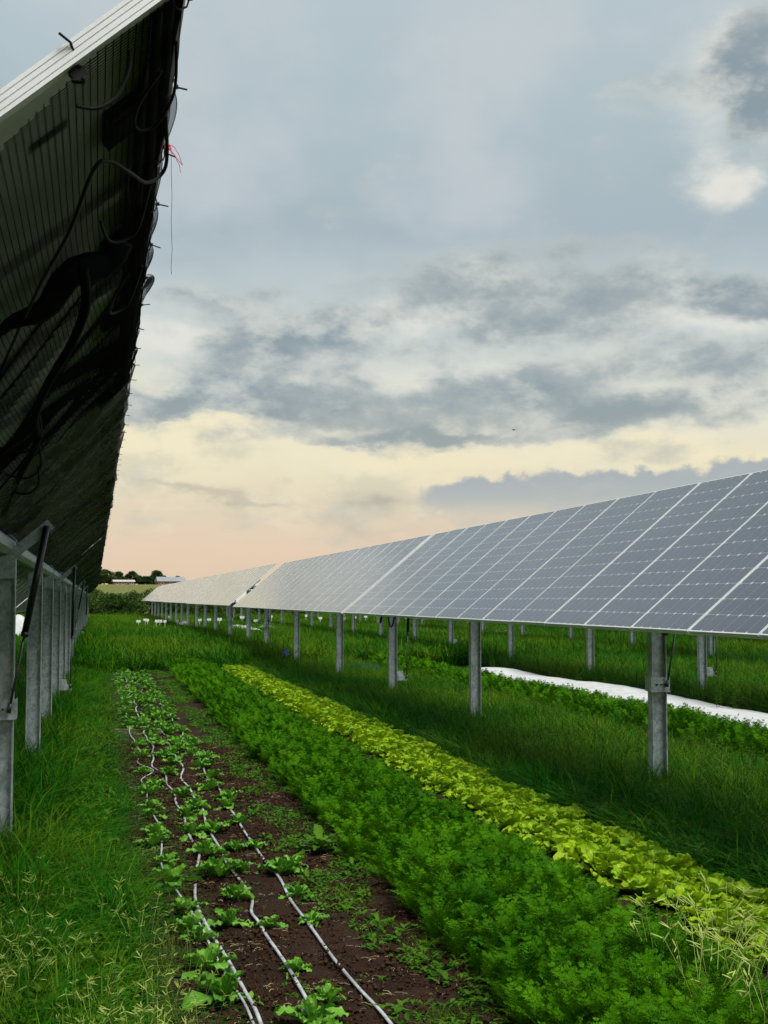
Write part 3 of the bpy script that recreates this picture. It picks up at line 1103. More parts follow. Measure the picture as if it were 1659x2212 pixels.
# pink twine tied to the hem
tb = U(3.19, -0.012, 0.0)
root = empty('twine', tuple(tb))
root.scale = (0.72,) * 3
tag(root, 'pink twine knotted on the net hem with a long thread hanging down', 'twine')
b = MB()
b.tube([Vector((0.010 * math.cos(a), 0.006 * math.sin(2 * a), 0.010 * math.sin(a))) for a in np.linspace(0, 6.28, 8)], 0.003, 4, False)
b.tube([(0, 0, 0.01), (0.020, 0, 0.004), (0.036, 0, -0.02), (0.048, 0, -0.055)], 0.0013, 4)
b.tube([(0.048, 0, -0.055), (0.03, 0, -0.035), (0.005, 0, 0.0)], 0.0013, 4)
b.tube([(0, 0, 0), (0.022, 0, -0.025), (0.038, 0, -0.055), (0.042, 0, -0.08)], 0.0012, 4)
b.build('knot', M['twine'], root)
b = MB()
b.tube([(0.012, 0, 0), (0.013, 0, -0.08), (0.016, 0, -0.16), (0.014, 0, -0.24), (0.018, 0, -0.33), (0.015, 0, -0.39), (0.017, 0, -0.41)], 0.0011, 4)
b.build('hanging_thread', M['twine2'], root)

# cable loops under the far end of the nearest right table
lo = lambda y, dx, dz: Vector((ROW_X[2] - ML / 2 * math.cos(TILT) + dx, y, AX_Z - ML / 2 * math.sin(TILT) + dz))
cable([lo(20.6, .35, .25), lo(20.6, .33, .02), lo(20.55, .30, -.10), lo(20.4, .27, -.12), lo(20.25, .26, -.04), lo(20.2, .28, .2)], 0.013,
      'narrow black cable loop hanging under the right table, left of its pair')
cable([lo(20.15, .33, .22), lo(20.1, .33, .0), lo(20.0, .32, -.13), lo(19.75, .30, -.17), lo(19.5, .28, -.08), lo(19.4, .3, .2)], 0.013,
      'wide black cable loop hanging before the third right post')
cable([lo(9.95, .30, .2), lo(9.9, .28, .02), lo(9.8, .28, -.03), lo(9.68, .28, .02), lo(9.62, .3, .2)], 0.016,
      'short black cable loop beside the nearest right post')


# ---------------------------------------------------------------- plants: leaf meshes
def leaf(length, width, prof, a0, a1, ruffle=0.0, freq=5, pucker=0.0, cup=0.0, stem=0.0, nu=9, nv=5, seed=0, tip=False):
    """leaf rooted at the origin, growing along +Y and bending from angle a0 to a1 above the ground"""
    rr = random.Random(seed)
    v, f, uv = [], [], []
    y = z = 0.0
    ph = rr.random() * 6
    for i in range(nu + 1):
        t = i / nu
        if tip:
            t = math.sin(t * math.pi / 2) ** 0.9      # closer rings towards the rounded tip
        a = a0 + (a1 - a0) * t
        if i:
            y += length * (t - tp) * math.cos(a)
            z += length * (t - tp) * math.sin(a)
        tp = t
        w = width * 0.5 * max(prof(t), 0.015)
        for j in range(nv):
            s = -1 + 2 * j / (nv - 1)
            e = abs(s)
            up = cup * w * e * e + ruffle * length * e * e * math.sin(freq * t * 6.28 + ph + (1.3 if s > 0 else 0))
            up += pucker * length * mnoise.noise(Vector((s * 2.2 + seed, t * 6.0, seed * 1.7)))
            oy, oz = -math.sin(a) * up, math.cos(a) * up
            v.append((s * w, y + oy, z + oz))
            uv.append((0.5 + 0.5 * s * 0.98, max(t, 0.001)))
    for i in range(nu):
        for j in range(nv - 1):
            f.append((i * nv + j, i * nv + j + 1, (i + 1) * nv + j + 1, (i + 1) * nv + j))
    return v, f, uv


def ovate(p=0.62, narrow=0.25):
    def fn(t):
        if t < narrow:
            return 0.16 + 0.2 * t / narrow
        q = (t - narrow) / (1 - narrow)
        return (0.36 + 0.64 * math.sin(math.pi * min(1, q ** p)) ** 0.8) if q < 0.55 else max(0.05, math.sin(math.pi * q ** p)) ** 0.62
    return fn


def spoon(peak, neck):
    """broad blade with a rounded end: widest at peak, neck wide at the root"""
    def fn(t):
        if t < peak:
            return neck + (1 - neck) * math.sin(t / peak * math.pi / 2) ** 1.4
        return math.sqrt(max(0.0, 1 - ((t - peak) / (1 - peak)) ** 2))
    return fn


LET_LEAVES = [leaf(0.112 + 0.010 * (k % 3), 0.090 + 0.010 * (k % 4), spoon(0.64, 0.24), R(82 - 4 * (k % 3)), R([30, 52, 14, 66, 40, 2][k]), 0.062, 2.6 + 0.45 * k, 0.085,
                   [0.3, 0.6, 0.15, 0.7, 0.4, -0.3][k], nu=12, nv=9, seed=k + 1, tip=True) for k in range(6)]
ROM_LEAVES = [leaf(0.115 + 0.010 * (k % 3), 0.058 + 0.008 * (k % 3), spoon(0.58, 0.18), R(78 - 4 * (k % 3)), R([30, 50, 10, 62, 40, -8][k]), 0.055, 3.4 + 0.5 * k, 0.065,
                   [0.6, 0.8, 0.3, 0.9, 0.7, 0.1][k], nu=13, nv=9, seed=k + 31, tip=True) for k in range(6)]


def leaf_meshes(src, name, mat):
    out = []
    for q in src:
        bb = MB().add(*q)
        out.append(bb.mesh(name, mat, True))
    return out


ME_LET = leaf_meshes(LET_LEAVES, 'leaf', M['lettuce'])
ME_ROM = leaf_meshes(ROM_LEAVES, 'leaf', M['romaine'])


def rosette(seed, n, kind):
    """placement of the leaves of one plant: (leaf index, matrix)"""
    rr = random.Random(seed)
    out = []
    for k in range(n):
        t = k / (n - 1)                     # 0 inner, 1 outer
        az = k * 2.399 + rr.uniform(-0.3, 0.3)
        if kind == 'let':
            tilt = R(0 + 56 * t + rr.uniform(-12, 12))
            sc = (0.72 + 0.42 * t ** 0.6) * rr.uniform(0.85, 1.12)
            rad = 0.006 + 0.045 * t
        else:
            tilt = R(-4 + 44 * t + rr.uniform(-12, 12))
            sc = (0.50 + 0.58 * t ** 0.7) * rr.uniform(0.82, 1.15)
            rad = 0.004 + 0.016 * t
        T = Matrix.Rotation(az, 4, 'Z') @ Matrix.Translation((0, rad, 0.004 + 0.025 * (1 - t))) @ Matrix.Rotation(-tilt, 4, 'X') @ \
            Matrix.Rotation(rr.uniform(-0.3, 0.3), 4, 'Y') @ Matrix.Scale(sc, 4)
        out.append((rr.randrange(6), T))
    return out


def whole(src, name, mat, seed, n, kind):
    bb = MB()
    for li, T in rosette(seed, n, kind):
        bb.merge(src[li], T)
    return bb.mesh(name, mat, True)


LET_ROS = [rosette(100 + k, 22, 'let') for k in range(5)]
ROM_ROS = [rosette(200 + k, 15, 'rom') for k in range(5)]
ME_LETW = [whole(LET_LEAVES, 'lettuce_head', M['lettuce'], 100 + k, 22, 'let') for k in range(5)]
ME_ROMW = [whole(ROM_LEAVES, 'romaine_plant', M['romaine'], 200 + k, 15, 'rom') for k in range(5)]


def plant(name, x, y, z, sc, rz, variant, ros, me_leaf, me_whole, split, label, cat, group):
    tx, ty = random.uniform(-0.12, 0.12), random.uniform(-0.12, 0.12)
    if split:
        root = empty(name, (x, y, z), (tx, ty, rz))
        root.scale = (sc,) * 3
        for li, T in ros[variant]:
            o = bpy.data.objects.new('leaf', me_leaf[li])
            COL.objects.link(o)
            o.parent = root
            o.matrix_local = T
    else:
        root = obj(name, me_whole[variant], None, (x, y, z), (tx, ty, rz), sc)
    tag(root, label, cat, group)


# lettuce bed: three staggered lines of yellow-green heads
LET_SPLIT = 10.5
cnt = 0
y = 4.9
rowi = 0
SP = 0.235
lettuce_pts = []
while y < 32.8:
    for k in range(3):
        x = 2.96 + 0.195 * k + random.uniform(-0.03, 0.03) + 0.03 * nz(y * 0.3, 5)
        yy_ = y + (SP / 2 if k == 1 else 0) + random.uniform(-0.035, 0.035)
        lettuce_pts.append((x, yy_))
    y += SP * (1.0 if y < 14 else 1.18)
lettuce_pts.sort(key=lambda p: p[1])
LINES = ['in the line next to the carrot tops', 'in the middle line of the bright bed', 'in the line next to the dark right grass']
seen = [0, 0, 0]
for i, (x, y) in enumerate(lettuce_pts[:300]):
    ln = min(2, max(0, round((x - 2.96) / 0.195)))
    seen[ln] += 1
    if seen[ln] <= len(ORD):
        lab = '%s yellow-green lettuce head from the bottom, %s' % (ORD[seen[ln] - 1], LINES[ln])
    else:
        lab = 'small far yellow-green lettuce head in the upper half of the bright bed'
    plant('lettuce_head', x, y, gz(x, y) + 0.03, random.uniform(0.86, 1.14) * (1.0 if y < 14 else 1.1), random.uniform(0, 6.28), random.randrange(5),
          LET_ROS, ME_LET, ME_LETW, y < LET_SPLIT, lab, 'lettuce', 'lettuce heads of the bright bed')
if len(lettuce_pts) > 300:
    b = MB()
    for (x, y) in lettuce_pts[300:]:
        me = ME_LETW[random.randrange(5)]
        T = Matrix.Translation((x, y, 0.03)) @ Matrix.Rotation(random.uniform(0, 6.28), 4, 'Z') @ Matrix.Scale(1.1, 4)
        b.add([tuple(T @ vtx.co) for vtx in me.vertices], [tuple(p.vertices) for p in me.polygons])
    tag(b.build('lettuce_heads', M['lettuce'], None, True), 'far end of the bright lettuce bed, heads too small to count', 'lettuce', kind='stuff')

# romaine-like plants among the drip lines, positions read off the bed: (x, y, size)
rom = []
near = [(.53, 5.75, 1.15), (.50, 6.25, 1.05), (.49, 6.75, .8), (.46, 6.95, .85), (.47, 7.35, .9), (.67, 7.05, .85), (.43, 8.05, 1.15), (.76, 7.60, .95),
        (.72, 8.25, 1.3), (.84, 8.35, .9), (.70, 8.95, 1.1), (.45, 8.75, .75), (.82, 5.35, 1.1), (.93, 5.65, .75), (.87, 6.15, .6), (.86, 6.95, .62),
        (1.08, 7.0, .65), (1.08, 7.6, .75), (1.08, 8.25, 1.05), (1.16, 8.35, 1.0), (.40, 9.4, 1.0), (.42, 9.8, .95), (.66, 9.75, .95), (.82, 9.8, 1.1),
        (.90, 9.1, .8), (1.03, 9.15, .7), (1.02, 10.1, .85), (.68, 10.5, .95), (.42, 10.6, .8), (.44, 11.0, .85), (.78, 10.9, 1.0), (1.0, 10.9, .9),
        (1.08, 11.4, 1.0), (.45, 11.9, .95), (.52, 12.4, .9), (.72, 11.6, 1.0), (.98, 12.0, 1.05), (1.04, 12.7, 1.05), (.45, 13.3, .8), (.68, 13.1, .95),
        (.76, 13.8, 1.0), (1.02, 13.5, 1.05), (1.1, 14.2, 1.0)]
rom += near
y = 14.6
while y < 32.2:
    for x in (.46, .66, .84, 1.03):
        if random.random() < 0.84 and nz(x * 4, y * 1.1, 5) > -0.28:
            rom.append((x + random.uniform(-.05, .05), y + random.uniform(-.15, .15), random.uniform(.7, 1.1)))
    y += 0.42
rom.sort(key=lambda p: p[1])
LINE_X = [.45, .66, .84, 1.06]
LINE_N = ['the drip line closest to the left grass', 'the second drip line from the grass', 'the third drip line from the grass', 'the rightmost drip line']
seen = [0] * 4
for i, (x, y, s) in enumerate(rom):
    ln = min(range(4), key=lambda q: abs(LINE_X[q] - x))
    seen[ln] += 1
    if y < 14.4:
        lab = '%s leafy green from the bottom along %s' % (ORD[seen[ln] - 1], LINE_N[ln])
    else:
        lab = 'small leafy green in the dense far part of the drip line bed'
    plant('leafy_green', x, y, gz(x, y) + 0.028, s * (1.03 if y < 14.4 else 1.0), random.uniform(0, 6.28), random.randrange(5), ROM_ROS, ME_ROM, ME_ROMW, y < 14.4,
          lab, 'leafy green', 'leafy greens between the drip lines')


# ---------------------------------------------------------------- drip tapes
def drip(pts, label, w=0.0088):
    P = [Vector((x, y, gz(x, y) + 0.049 + 0.006 * nz(x * 7, y * 3))) for x, y in pts]
    out = []
    for i in range(len(P) - 1):
        p0, p1, p2, p3 = P[max(i - 1, 0)], P[i], P[i + 1], P[min(i + 2, len(P) - 1)]
        for k in range(10):
            t = k / 10
            out.append(0.5 * ((2 * p1) + (-p0 + p2) * t + (2 * p0 - 5 * p1 + 4 * p2 - p3) * t * t + (-p0 + 3 * p1 - 3 * p2 + p3) * t ** 3))
    out.append(P[-1])
    base = out[0].copy()
    bb = MB().tube([q - base for q in out], w, 8, True, 0.55)
    tag(bb.build('drip_tape', M['tape'], None, True, tuple(base)), label, 'drip line', 'drip lines laid along the leafy greens')


def wander(x0, y0, y1, step, amp, ph):
    out = []
    y = y0
    while y < y1:
        out.append((x0 + amp * (nz(ph, y * 0.9) + 0.5 * nz(ph + 5, y * 2.1)), y))
        y += step
    return out


drip([(.62, 4.9), (.63, 5.3), (.63, 5.58), (.62, 5.85), (.60, 6.3), (.57, 6.75), (.55, 7.1), (.54, 7.6), (.60, 8.4), (.66, 9.0), (.645, 9.5), (.64, 10.0),
      (.66, 10.6), (.64, 11.2), (.66, 11.9)] + wander(.60, 12.5, 32, .6, .10, 1.0),
     'pale drip line second from the grass, straight and thick at the bottom edge')
drip([(.60, 4.9), (.60, 5.6), (.565, 6.1), (.54, 6.6), (.52, 7.1), (.46, 7.8), (.41, 8.6), (.44, 9.3), (.46, 9.7), (.475, 10.0), (.44, 10.6), (.42, 11.4), (.45, 12.2), (.42, 12.8),
      (.55, 13.4)] + wander(.44, 14, 32, .55, .10, 7.0),
     'thin kinked drip line closest to the left grass', 0.0062)
drip([(.82, 4.9), (.85, 5.5), (.84, 6.2), (.82, 6.7), (.81, 7.05), (.80, 7.25), (.84, 7.6), (.82, 8.1), (.80, 8.5), (.80, 9.2), (.79, 9.8), (.80, 10.4), (.82, 10.9),
      (.80, 11.4), (.80, 12.1), (.77, 12.8)] + wander(.82, 13.5, 32, .6, .10, 13.0),
     'pale drip line third from the grass, with a kink between the small plants')
drip([(1.12, 4.9), (1.11, 5.4), (1.085, 5.8), (1.06, 6.3), (1.05, 6.9), (1.035, 7.5), (1.05, 8.05), (1.035, 8.7), (1.03, 9.3), (1.02, 9.8), (1.03, 10.4), (1.02, 11.2)] +
     wander(1.03, 12, 32, .6, .09, 21.0),
     'rightmost drip line, a long grey curve over bare soil')


# ---------------------------------------------------------------- scattered vegetation (uncountable stuff)
SRC = bpy.data.collections.new('plant_sources')


def source_coll(name, meshes):
    c = bpy.data.collections.new(name)
    for i, me in enumerate(meshes):
        o = bpy.data.objects.new('%s_%02d' % (name, i), me)
        c.objects.link(o)
    return c


def scatter(name, coll, pts, label, cat):
    """pts: list of (x,y,z, rx,ry,rz, scale, index)"""
    a = np.array(pts, dtype=np.float32)
    me = bpy.data.meshes.new(name)
    me.vertices.add(len(a))
    me.vertices.foreach_set('co', a[:, :3].ravel())
    at = me.attributes.new('rot', 'FLOAT_VECTOR', 'POINT')
    at.data.foreach_set('vector', a[:, 3:6].ravel())
    at = me.attributes.new('scl', 'FLOAT', 'POINT')
    at.data.foreach_set('value', a[:, 6].ravel())
    at = me.attributes.new('idx', 'INT', 'POINT')
    at.data.foreach_set('value', a[:, 7].astype(np.int32))
    me.update()
    ng = bpy.data.node_groups.new(name, 'GeometryNodeTree')
    ng.interface.new_socket('Geometry', in_out='INPUT', socket_type='NodeSocketGeometry')
    ng.interface.new_socket('Geometry', in_out='OUTPUT', socket_type='NodeSocketGeometry')
    N = ng.nodes
    gi, go = N.new('NodeGroupInput'), N.new('NodeGroupOutput')
    iop = N.new('GeometryNodeInstanceOnPoints')
    ci = N.new('GeometryNodeCollectionInfo')
    ci.inputs['Collection'].default_value = coll
    ci.inputs['Separate Children'].default_value = True
    ci.inputs['Reset Children'].default_value = True

    def attr(nm, typ):
        q = N.new('GeometryNodeInputNamedAttribute')
        q.data_type = typ
        q.inputs['Name'].default_value = nm
        return q.outputs['Attribute']
    L = ng.links
    L.new(gi.outputs[0], iop.inputs['Points'])
    L.new(ci.outputs[0], iop.inputs['Instance'])
    iop.inputs['Pick Instance'].default_value = True
    L.new(attr('idx', 'INT'), iop.inputs['Instance Index'])
    e2r = N.new('FunctionNodeEulerToRotation')
    L.new(attr('rot', 'FLOAT_VECTOR'), e2r.inputs[0])
    L.new(e2r.outputs[0], iop.inputs['Rotation'])
    L.new(attr('scl', 'FLOAT'), iop.inputs['Scale'])
    L.new(iop.outputs[0], go.inputs[0])
    o = obj(name, me)
    md = o.modifiers.new('scatter', 'NODES')
    md.node_group = ng
    tag(o, label, cat, kind='stuff')
    return o


def blade(bb, x, y, h, w, lean, az, rr, z0=0.0, segs=3):
    v, f = [], []
    ca, sa = math.cos(az), math.sin(az)
    wx, wy = -sa * w, ca * w
    if rr.random() < 0.5:
        q = rr.uniform(-1, 1)
        wx, wy = wx * math.cos(q) - wy * math.sin(q), wx * math.sin(q) + wy * math.cos(q)
    for i in range(segs + 1):
        t = i / segs
        r_ = lean * t * t * h
        z = z0 + h * (t - 0.25 * lean * t * t)
        k = (1 - t) ** 0.6 if i < segs else 0.0
        cx, cy_ = x + ca * r_, y + sa * r_
        if i < segs:
            v += [(cx - wx * k, cy_ - wy * k, z), (cx + wx * k, cy_ + wy * k, z)]
        else:
            v.append((cx, cy_, z))
    for i in range(segs - 1):
        f.append((2 * i, 2 * i + 1, 2 * i + 3, 2 * i + 2))
    f.append((2 * segs - 2, 2 * segs - 1, 2 * segs))
    bb.add(v, f)


def grass_clump(seed, n, rad, h, w, mat, lean=0.7, odd=0.15):
    rr = random.Random(seed)
    bb = MB()
    cut = []
    for k in range(n):
        a = rr.uniform(0, 6.28)
        d = rad * math.sqrt(rr.random())
        f0 = len(bb.f)
        blade(bb, d * math.cos(a), d * math.sin(a), h * rr.uniform(0.45, 1.15), w * rr.uniform(0.7, 1.3), lean * rr.uniform(0.1, 1.5), rr.uniform(0, 6.28), rr)
        if rr.random() < odd:
            cut += range(f0, len(bb.f))
    me = bb.mesh('grass_clump', mat)
    me.materials.append(M['grass_l'] if mat is M['grass_d'] else M['grass_d'])
    for i in cut:
        me.polygons[i].material_index = 1
    return me


def seed_clump(seed, n, h):
    """wiry stalks ending in a fan of pale seed fingers"""
    rr = random.Random(seed)
    bb = MB()
    for k in range(n):
        a = rr.uniform(0, 6.28)
        x, y = 0.05 * math.cos(a) * rr.random(), 0.05 * math.sin(a) * rr.random()
        hh = h * rr.uniform(0.7, 1.1)
        le = rr.uniform(0.05, 0.5)
        top = Vector((x + math.cos(a) * le * hh, y + math.sin(a) * le * hh, hh))
        mid = Vector((x + math.cos(a) * le * hh * 0.3, y + math.sin(a) * le * hh * 0.3, hh * 0.55))
        bb.tube([(x, y, 0), mid, top], 0.0008, 3, False)
        for q in range(rr.randint(2, 5)):
            fa = a + rr.uniform(-3.1, 3.1)
            fe = rr.uniform(-0.3, 0.9)
            L = rr.uniform(0.028, 0.050)
            d = Vector((math.cos(fa) * math.cos(fe), math.sin(fa) * math.cos(fe), math.sin(fe)))
            p0 = top - Vector((0, 0, rr.uniform(0, 0.03)))
            bb.tube([p0, p0 + d * L * 0.5, p0 + d * L], [0.0014, 0.0022, 0.0012], 3, False)
    return bb.mesh('seed_clump', M['seed'])


def weed_rosette(seed, n, size, mat='weed'):
    rr = random.Random(seed)
    bb = MB()
    for k in range(n):
        q = leaf(size * rr.uniform(0.6, 1.1), size * rr.uniform(0.3, 0.5), ovate(0.7, 0.2), R(rr.uniform(15, 65)), R(rr.uniform(-30, 20)), 0.03, 3, 0.03, 0.2, nu=4, nv=3, seed=seed * 17 + k)
        T = Matrix.Rotation(rr.uniform(0, 6.28), 4, 'Z')
        T = Matrix.Translation((rr.uniform(-1, 1) * size * 0.5, rr.uniform(-1, 1) * size * 0.5, rr.uniform(0, 0.4) * size)) @ T
        bb.merge(q, T)
    return bb.mesh('weed', M[mat])


def tall_weed(seed, h):
    """upright leafy stem"""
    rr = random.Random(seed)
    bb = MB()
    for s_ in range(3):
        x, y = rr.uniform(-.04, .04), rr.uniform(-.04, .04)
        le = rr.uniform(0, .2)
        a = rr.uniform(0, 6.28)
        hh = h * rr.uniform(.7, 1.1)
        bb.tube([(x, y, 0), (x + le * hh * math.cos(a), y + le * hh * math.sin(a), hh)], [0.003, 0.0012], 3, False)
        for k in range(12):
            t = (k + 2) / 14
            q = leaf(0.075 * (1.25 - t), 0.03 * (1.2 - t), ovate(.8, .1), R(50), R(-10), 0, 1, 0.02, 0, nu=3, nv=3, seed=k)
            T = Matrix.Translation((x + le * hh * t * math.cos(a), y + le * hh * t * math.sin(a), hh * t)) @ Matrix.Rotation(k * 2.4, 4, 'Z')
            bb.merge(q, T)
    return bb.mesh('tall_weed', M['weed'])


def carrot_frond(bb, T, L, rr):
    """doubly divided feathery leaf"""
    a0, a1 = R(rr.uniform(70, 85)), R(rr.uniform(5, 40))
    pts, d = [], []
    y = z = 0.0
    n = 9
    for i in range(n + 1):
        t = i / n
        a = a0 + (a1 - a0) * t ** 1.5
        pts.append(Vector((0, y, z)))
        d.append(Vector((0, math.cos(a), math.sin(a))))
        y += L / n * math.cos(a)
        z += L / n * math.sin(a)
    w = 0.0012
    for i in range(n):
        p, q = pts[i], pts[i + 1]
        bb.add([tuple(T @ (p + Vector((-w, 0, 0)))), tuple(T @ (p + Vector((w, 0, 0)))), tuple(T @ (q + Vector((w, 0, 0)))), tuple(T @ (q + Vector((-w, 0, 0))))], [(0, 1, 2, 3)])
    for i in range(3, n + 1):
        t = i / n
        pl = L * 0.34 * (1.12 - t) * rr.uniform(0.85, 1.15) + 0.012
        nrm = Vector((0, -d[i].z, d[i].y))
        for sg in ((-1, 1) if i < n else (0,)):
            dr = (Vector((sg, 0, 0)) * 0.85 + d[i] * 0.6 + nrm * rr.uniform(-0.25, 0.2)).normalized()
            side = dr.cross(nrm).normalized()
            m = 5
            for k in range(m + 1):
                u = k / m
                c = pts[i] + dr * pl * u
                ll = (0.020 * (1.1 - 0.6 * u)) * rr.uniform(0.8, 1.2) * (L / 0.28)
                ww = ll * 0.20
                for s2 in ((-1, 1) if k < m else (0,)):
                    ax = (dr * 0.75 + side * s2 * 0.8 + nrm * rr.uniform(-0.4, 0.4)).normalized()
                    sd_ = ax.cross(nrm).normalized()
                    q = [c, c + ax * ll * 0.5 + sd_ * ww, c + ax * ll, c + ax * ll * 0.5 - sd_ * ww]
                    bb.add([tuple(T @ p) for p in q], [(0, 1, 2, 3)])


def carrot_clump(seed, n, h):
    rr = random.Random(seed)
    bb = MB()
    for k in range(n):
        T = Matrix.Translation((rr.uniform(-.03, .03), rr.uniform(-.03, .03), 0)) @ Matrix.Rotation(rr.uniform(0, 6.28), 4, 'Z') @ Matrix.Rotation(rr.uniform(-.1, .35), 4, 'X')
        carrot_frond(bb, T, h * rr.uniform(0.75, 1.15), rr)
    return bb.mesh('carrot_clump', M['carrot'])


G_SHORT = [grass_clump(k, 30, 0.11, 0.165, 0.0042, M['grass_d' if k % 2 else 'grass_l'], 2.0) for k in range(6)]
G_TALL = [grass_clump(20 + k, 28, 0.13, 0.34, 0.0050, M['grass_d' if k < 4 else 'grass_l'], 1.7) for k in range(6)]
G_FAR = [grass_clump(40 + k, 40, 0.32, 0.48, 0.013, M['grass_d' if k < 2 else 'grass_l'], 1.2) for k in range(4)]
W_SM = [weed_rosette(60 + k, 9, 0.055) for k in range(4)]
W_TALL = [tall_weed(80 + k, 0.45) for k in range(3)]
S_CL = [seed_clump(90 + k, 3, 0.27) for k in range(4)]
C_SHORT = source_coll('short_grass', G_SHORT)
C_TALL = source_coll('tall_grass', G_TALL)
C_FAR = source_coll('meadow_grass', G_FAR)
C_WEED = source_coll('small_weeds', W_SM)
C_TWEED = source_coll('tall_weeds', W_TALL)
C_SEED = source_coll('seed_heads', S_CL)
C_CAR = source_coll('carrot_tops', [carrot_clump(k, 8, 0.34) for k in range(6)])


def rnd(n, x0, x1, y0, y1, keep=None):
    a = RNG.random((n, 2))
    out = []
    for u, v in a:
        x, y = x0 + (x1 - x0) * u, y0 + (y1 - y0) * v
        if in_view(x, y) and (keep is None or keep(x, y)):
            out.append((x, y))
    return out


def inst(pts, nvar, smin, smax, lift=0.0, tilt=0.12, pick=None):
    out = []
    for x, y in pts:
        k = pick(x, y) if pick else random.randrange(nvar)
        out.append((x, y, gz(x, y) + lift, random.uniform(-tilt, tilt), random.uniform(-tilt, tilt), random.uniform(0, 6.28), random.uniform(smin, smax), k))
    return out


def tone(nd, nl, sc=0.55, bias=0.0):
    """deep clumps or light clumps by patch; dark indices first"""
    def fn(x, y):
        v = (0.22 if 4.1 < x < 6 else 0.0) + nz(x * sc, y * sc * 0.6, 3.0) + random.uniform(-.35, .35) + bias
        return random.choice(nl) if v > 0.12 else random.choice(nd)
    return fn


# left turf, from the posts to the soil
keepL = lambda x, y: x < left_edge(y) - 0.02 + random.uniform(-.06, .05)
pts = inst(rnd(4300, -2.6, 0.4, 3.9, 14, lambda x, y: keepL(x, y) and nz(x * 3.1, y * 3.1, 12) > -0.33), 6, 0.65, 1.25, pick=tone([1, 3, 5], [0, 2, 4]))
pts += inst(rnd(4600, -3.6, 0.4, 14, 36, lambda x, y: keepL(x, y) and nz(x * 2.4, y * 1.4, 12) > -0.33), 6, 0.8, 1.5, pick=tone([1, 3, 5], [0, 2, 4]))
scatter('turf_grass', C_SHORT, pts, 'thick green grass along the left posts up to the soil', 'grass')
pts = inst(rnd(420, -1.6, 0.2, 3.9, 9, keepL), 6, 0.6, 0.9, pick=tone([0, 1, 2, 3], [4, 5]))
pts += inst(rnd(900, -1.5, -0.25, 7, 24), 6, 0.8, 1.25, pick=tone([0, 1, 2, 3], [4, 5]))
scatter('tall_grass', C_TALL, pts, 'taller dark tufts rising from the left grass', 'grass')

# under and beyond the right row
keepR = lambda x, y: x > 3.58 + 0.12 * nz(7.7, y * 0.6) + random.uniform(-.05, .1)
pts = inst(rnd(4600, 3.4, 5.9, 5.5, 17, lambda x, y: keepR(x, y) and nz(x * 2.6, y * 2.0, 12) > -0.33), 6, 0.6, 1.1, pick=tone([0, 1, 2, 3], [4, 5]))
pts += inst(rnd(4200, 3.4, 5.9, 17, 34, keepR), 6, 0.75, 1.2, pick=tone([0, 1, 2, 3], [4, 5]))
scatter('tall_grass', C_TALL, pts, 'dark rank grass growing under the right solar row', 'grass')
pts = inst(rnd(9000, 9.3, 20, 14, 40), 6, 0.9, 1.5, pick=tone([0, 1, 2, 3], [4, 5], 0.35, 0.1))
pts += inst(rnd(700, 7.0, 9.0, 8, 13), 6, 0.9, 1.3)
scatter('tall_grass', C_TALL, pts, 'rank green and yellowish grass between the rows behind the white cover', 'grass')

# meadow beyond the beds
pts = inst(rnd(7000, -4, 6, 33, 60, lambda x, y: y > 33 + 2.2 * nz(x * 0.8, 2.0) + random.uniform(-1.2, 1.6) and (x > 0.3 or y > 33)), 4, 0.55, 1.4, pick=tone([0, 1], [2, 3], 0.3, -0.12))
pts += inst(rnd(16000, 6, 34, 34, 70), 4, 0.8, 1.3, pick=tone([0, 1], [2, 3], 0.25, 0.05))
pts += inst(rnd(26000, -14, 70, 58, 131), 4, 0.7, 1.2, pick=tone([0, 1], [2, 3], 0.12, 0.18))
pts += inst(rnd(900, -2.5, 4.4, 30.6, 34.5, lambda x, y: random.random() < smoothstep(30.4, 34, y) and (x < 0.35 or y > 32.2)), 4, 0.4, 1.05, pick=tone([0, 1], [2, 3], 0.3, -0.1))
scatter('meadow_grass', C_FAR, pts, 'deep green meadow grass beyond the ends of the beds', 'grass')

# weeds in the turf and on the paths
keepP = lambda x, y: nz(x * 2.3, y * 1.1, 8.0) > -0.16 + 0.28 * (x < 1.25)
pts = inst(rnd(5200, 1.12, 1.85, 4.2, 33, keepP), 4, 0.45, 1.05, 0.03)
pts += inst(rnd(1500, 0.25, 1.25, 4.2, 33, lambda x, y: nz(x * 3, y * 1.5, 2) > 0.05), 4, 0.22, 0.6, 0.03)
pts += inst(rnd(900, 2.55, 2.85, 4.5, 33), 4, 0.35, 0.8, 0.03)
pts += inst(rnd(500, 3.35, 3.6, 5, 33), 4, 0.5, 1.0, 0.02)
pts += inst(rnd(900, -0.1, 0.42, 4.2, 20, lambda x, y: abs(x - left_edge(y)) < 0.14), 4, 0.4, 0.8, 0.02)
scatter('low_weeds', C_WEED, pts, 'low creeping weeds patching the path beside the carrot tops', 'weeds')
pts = inst(rnd(1500, 1.15, 1.8, 4.2, 33, keepP), 6, 0.25, 0.5, 0.02, pick=tone([1, 3, 5], [0, 2, 4]))
pts += inst(rnd(250, 0.0, 0.5, 4.2, 33, lambda x, y: abs(x - left_edge(y)) < 0.2), 6, 0.3, 0.5, 0.02)
scatter('path_grass', C_SHORT, pts, 'thin short grass sprouting on the soil path', 'grass')
pts = inst(rnd(1400, 5.2, 6.25, 9, 33), 4, 0.9, 2.0, 0.05)
pts += inst(rnd(3000, 3.6, 5.4, 6, 33), 4, 0.9, 2.0, 0.10)
pts += inst(rnd(900, 5.0, 6.0, 9, 33), 4, 0.6, 1.4, 0.05)
scatter('low_weeds', C_WEED, pts, 'leafy weeds between the right posts and the second carrot bed', 'weeds')
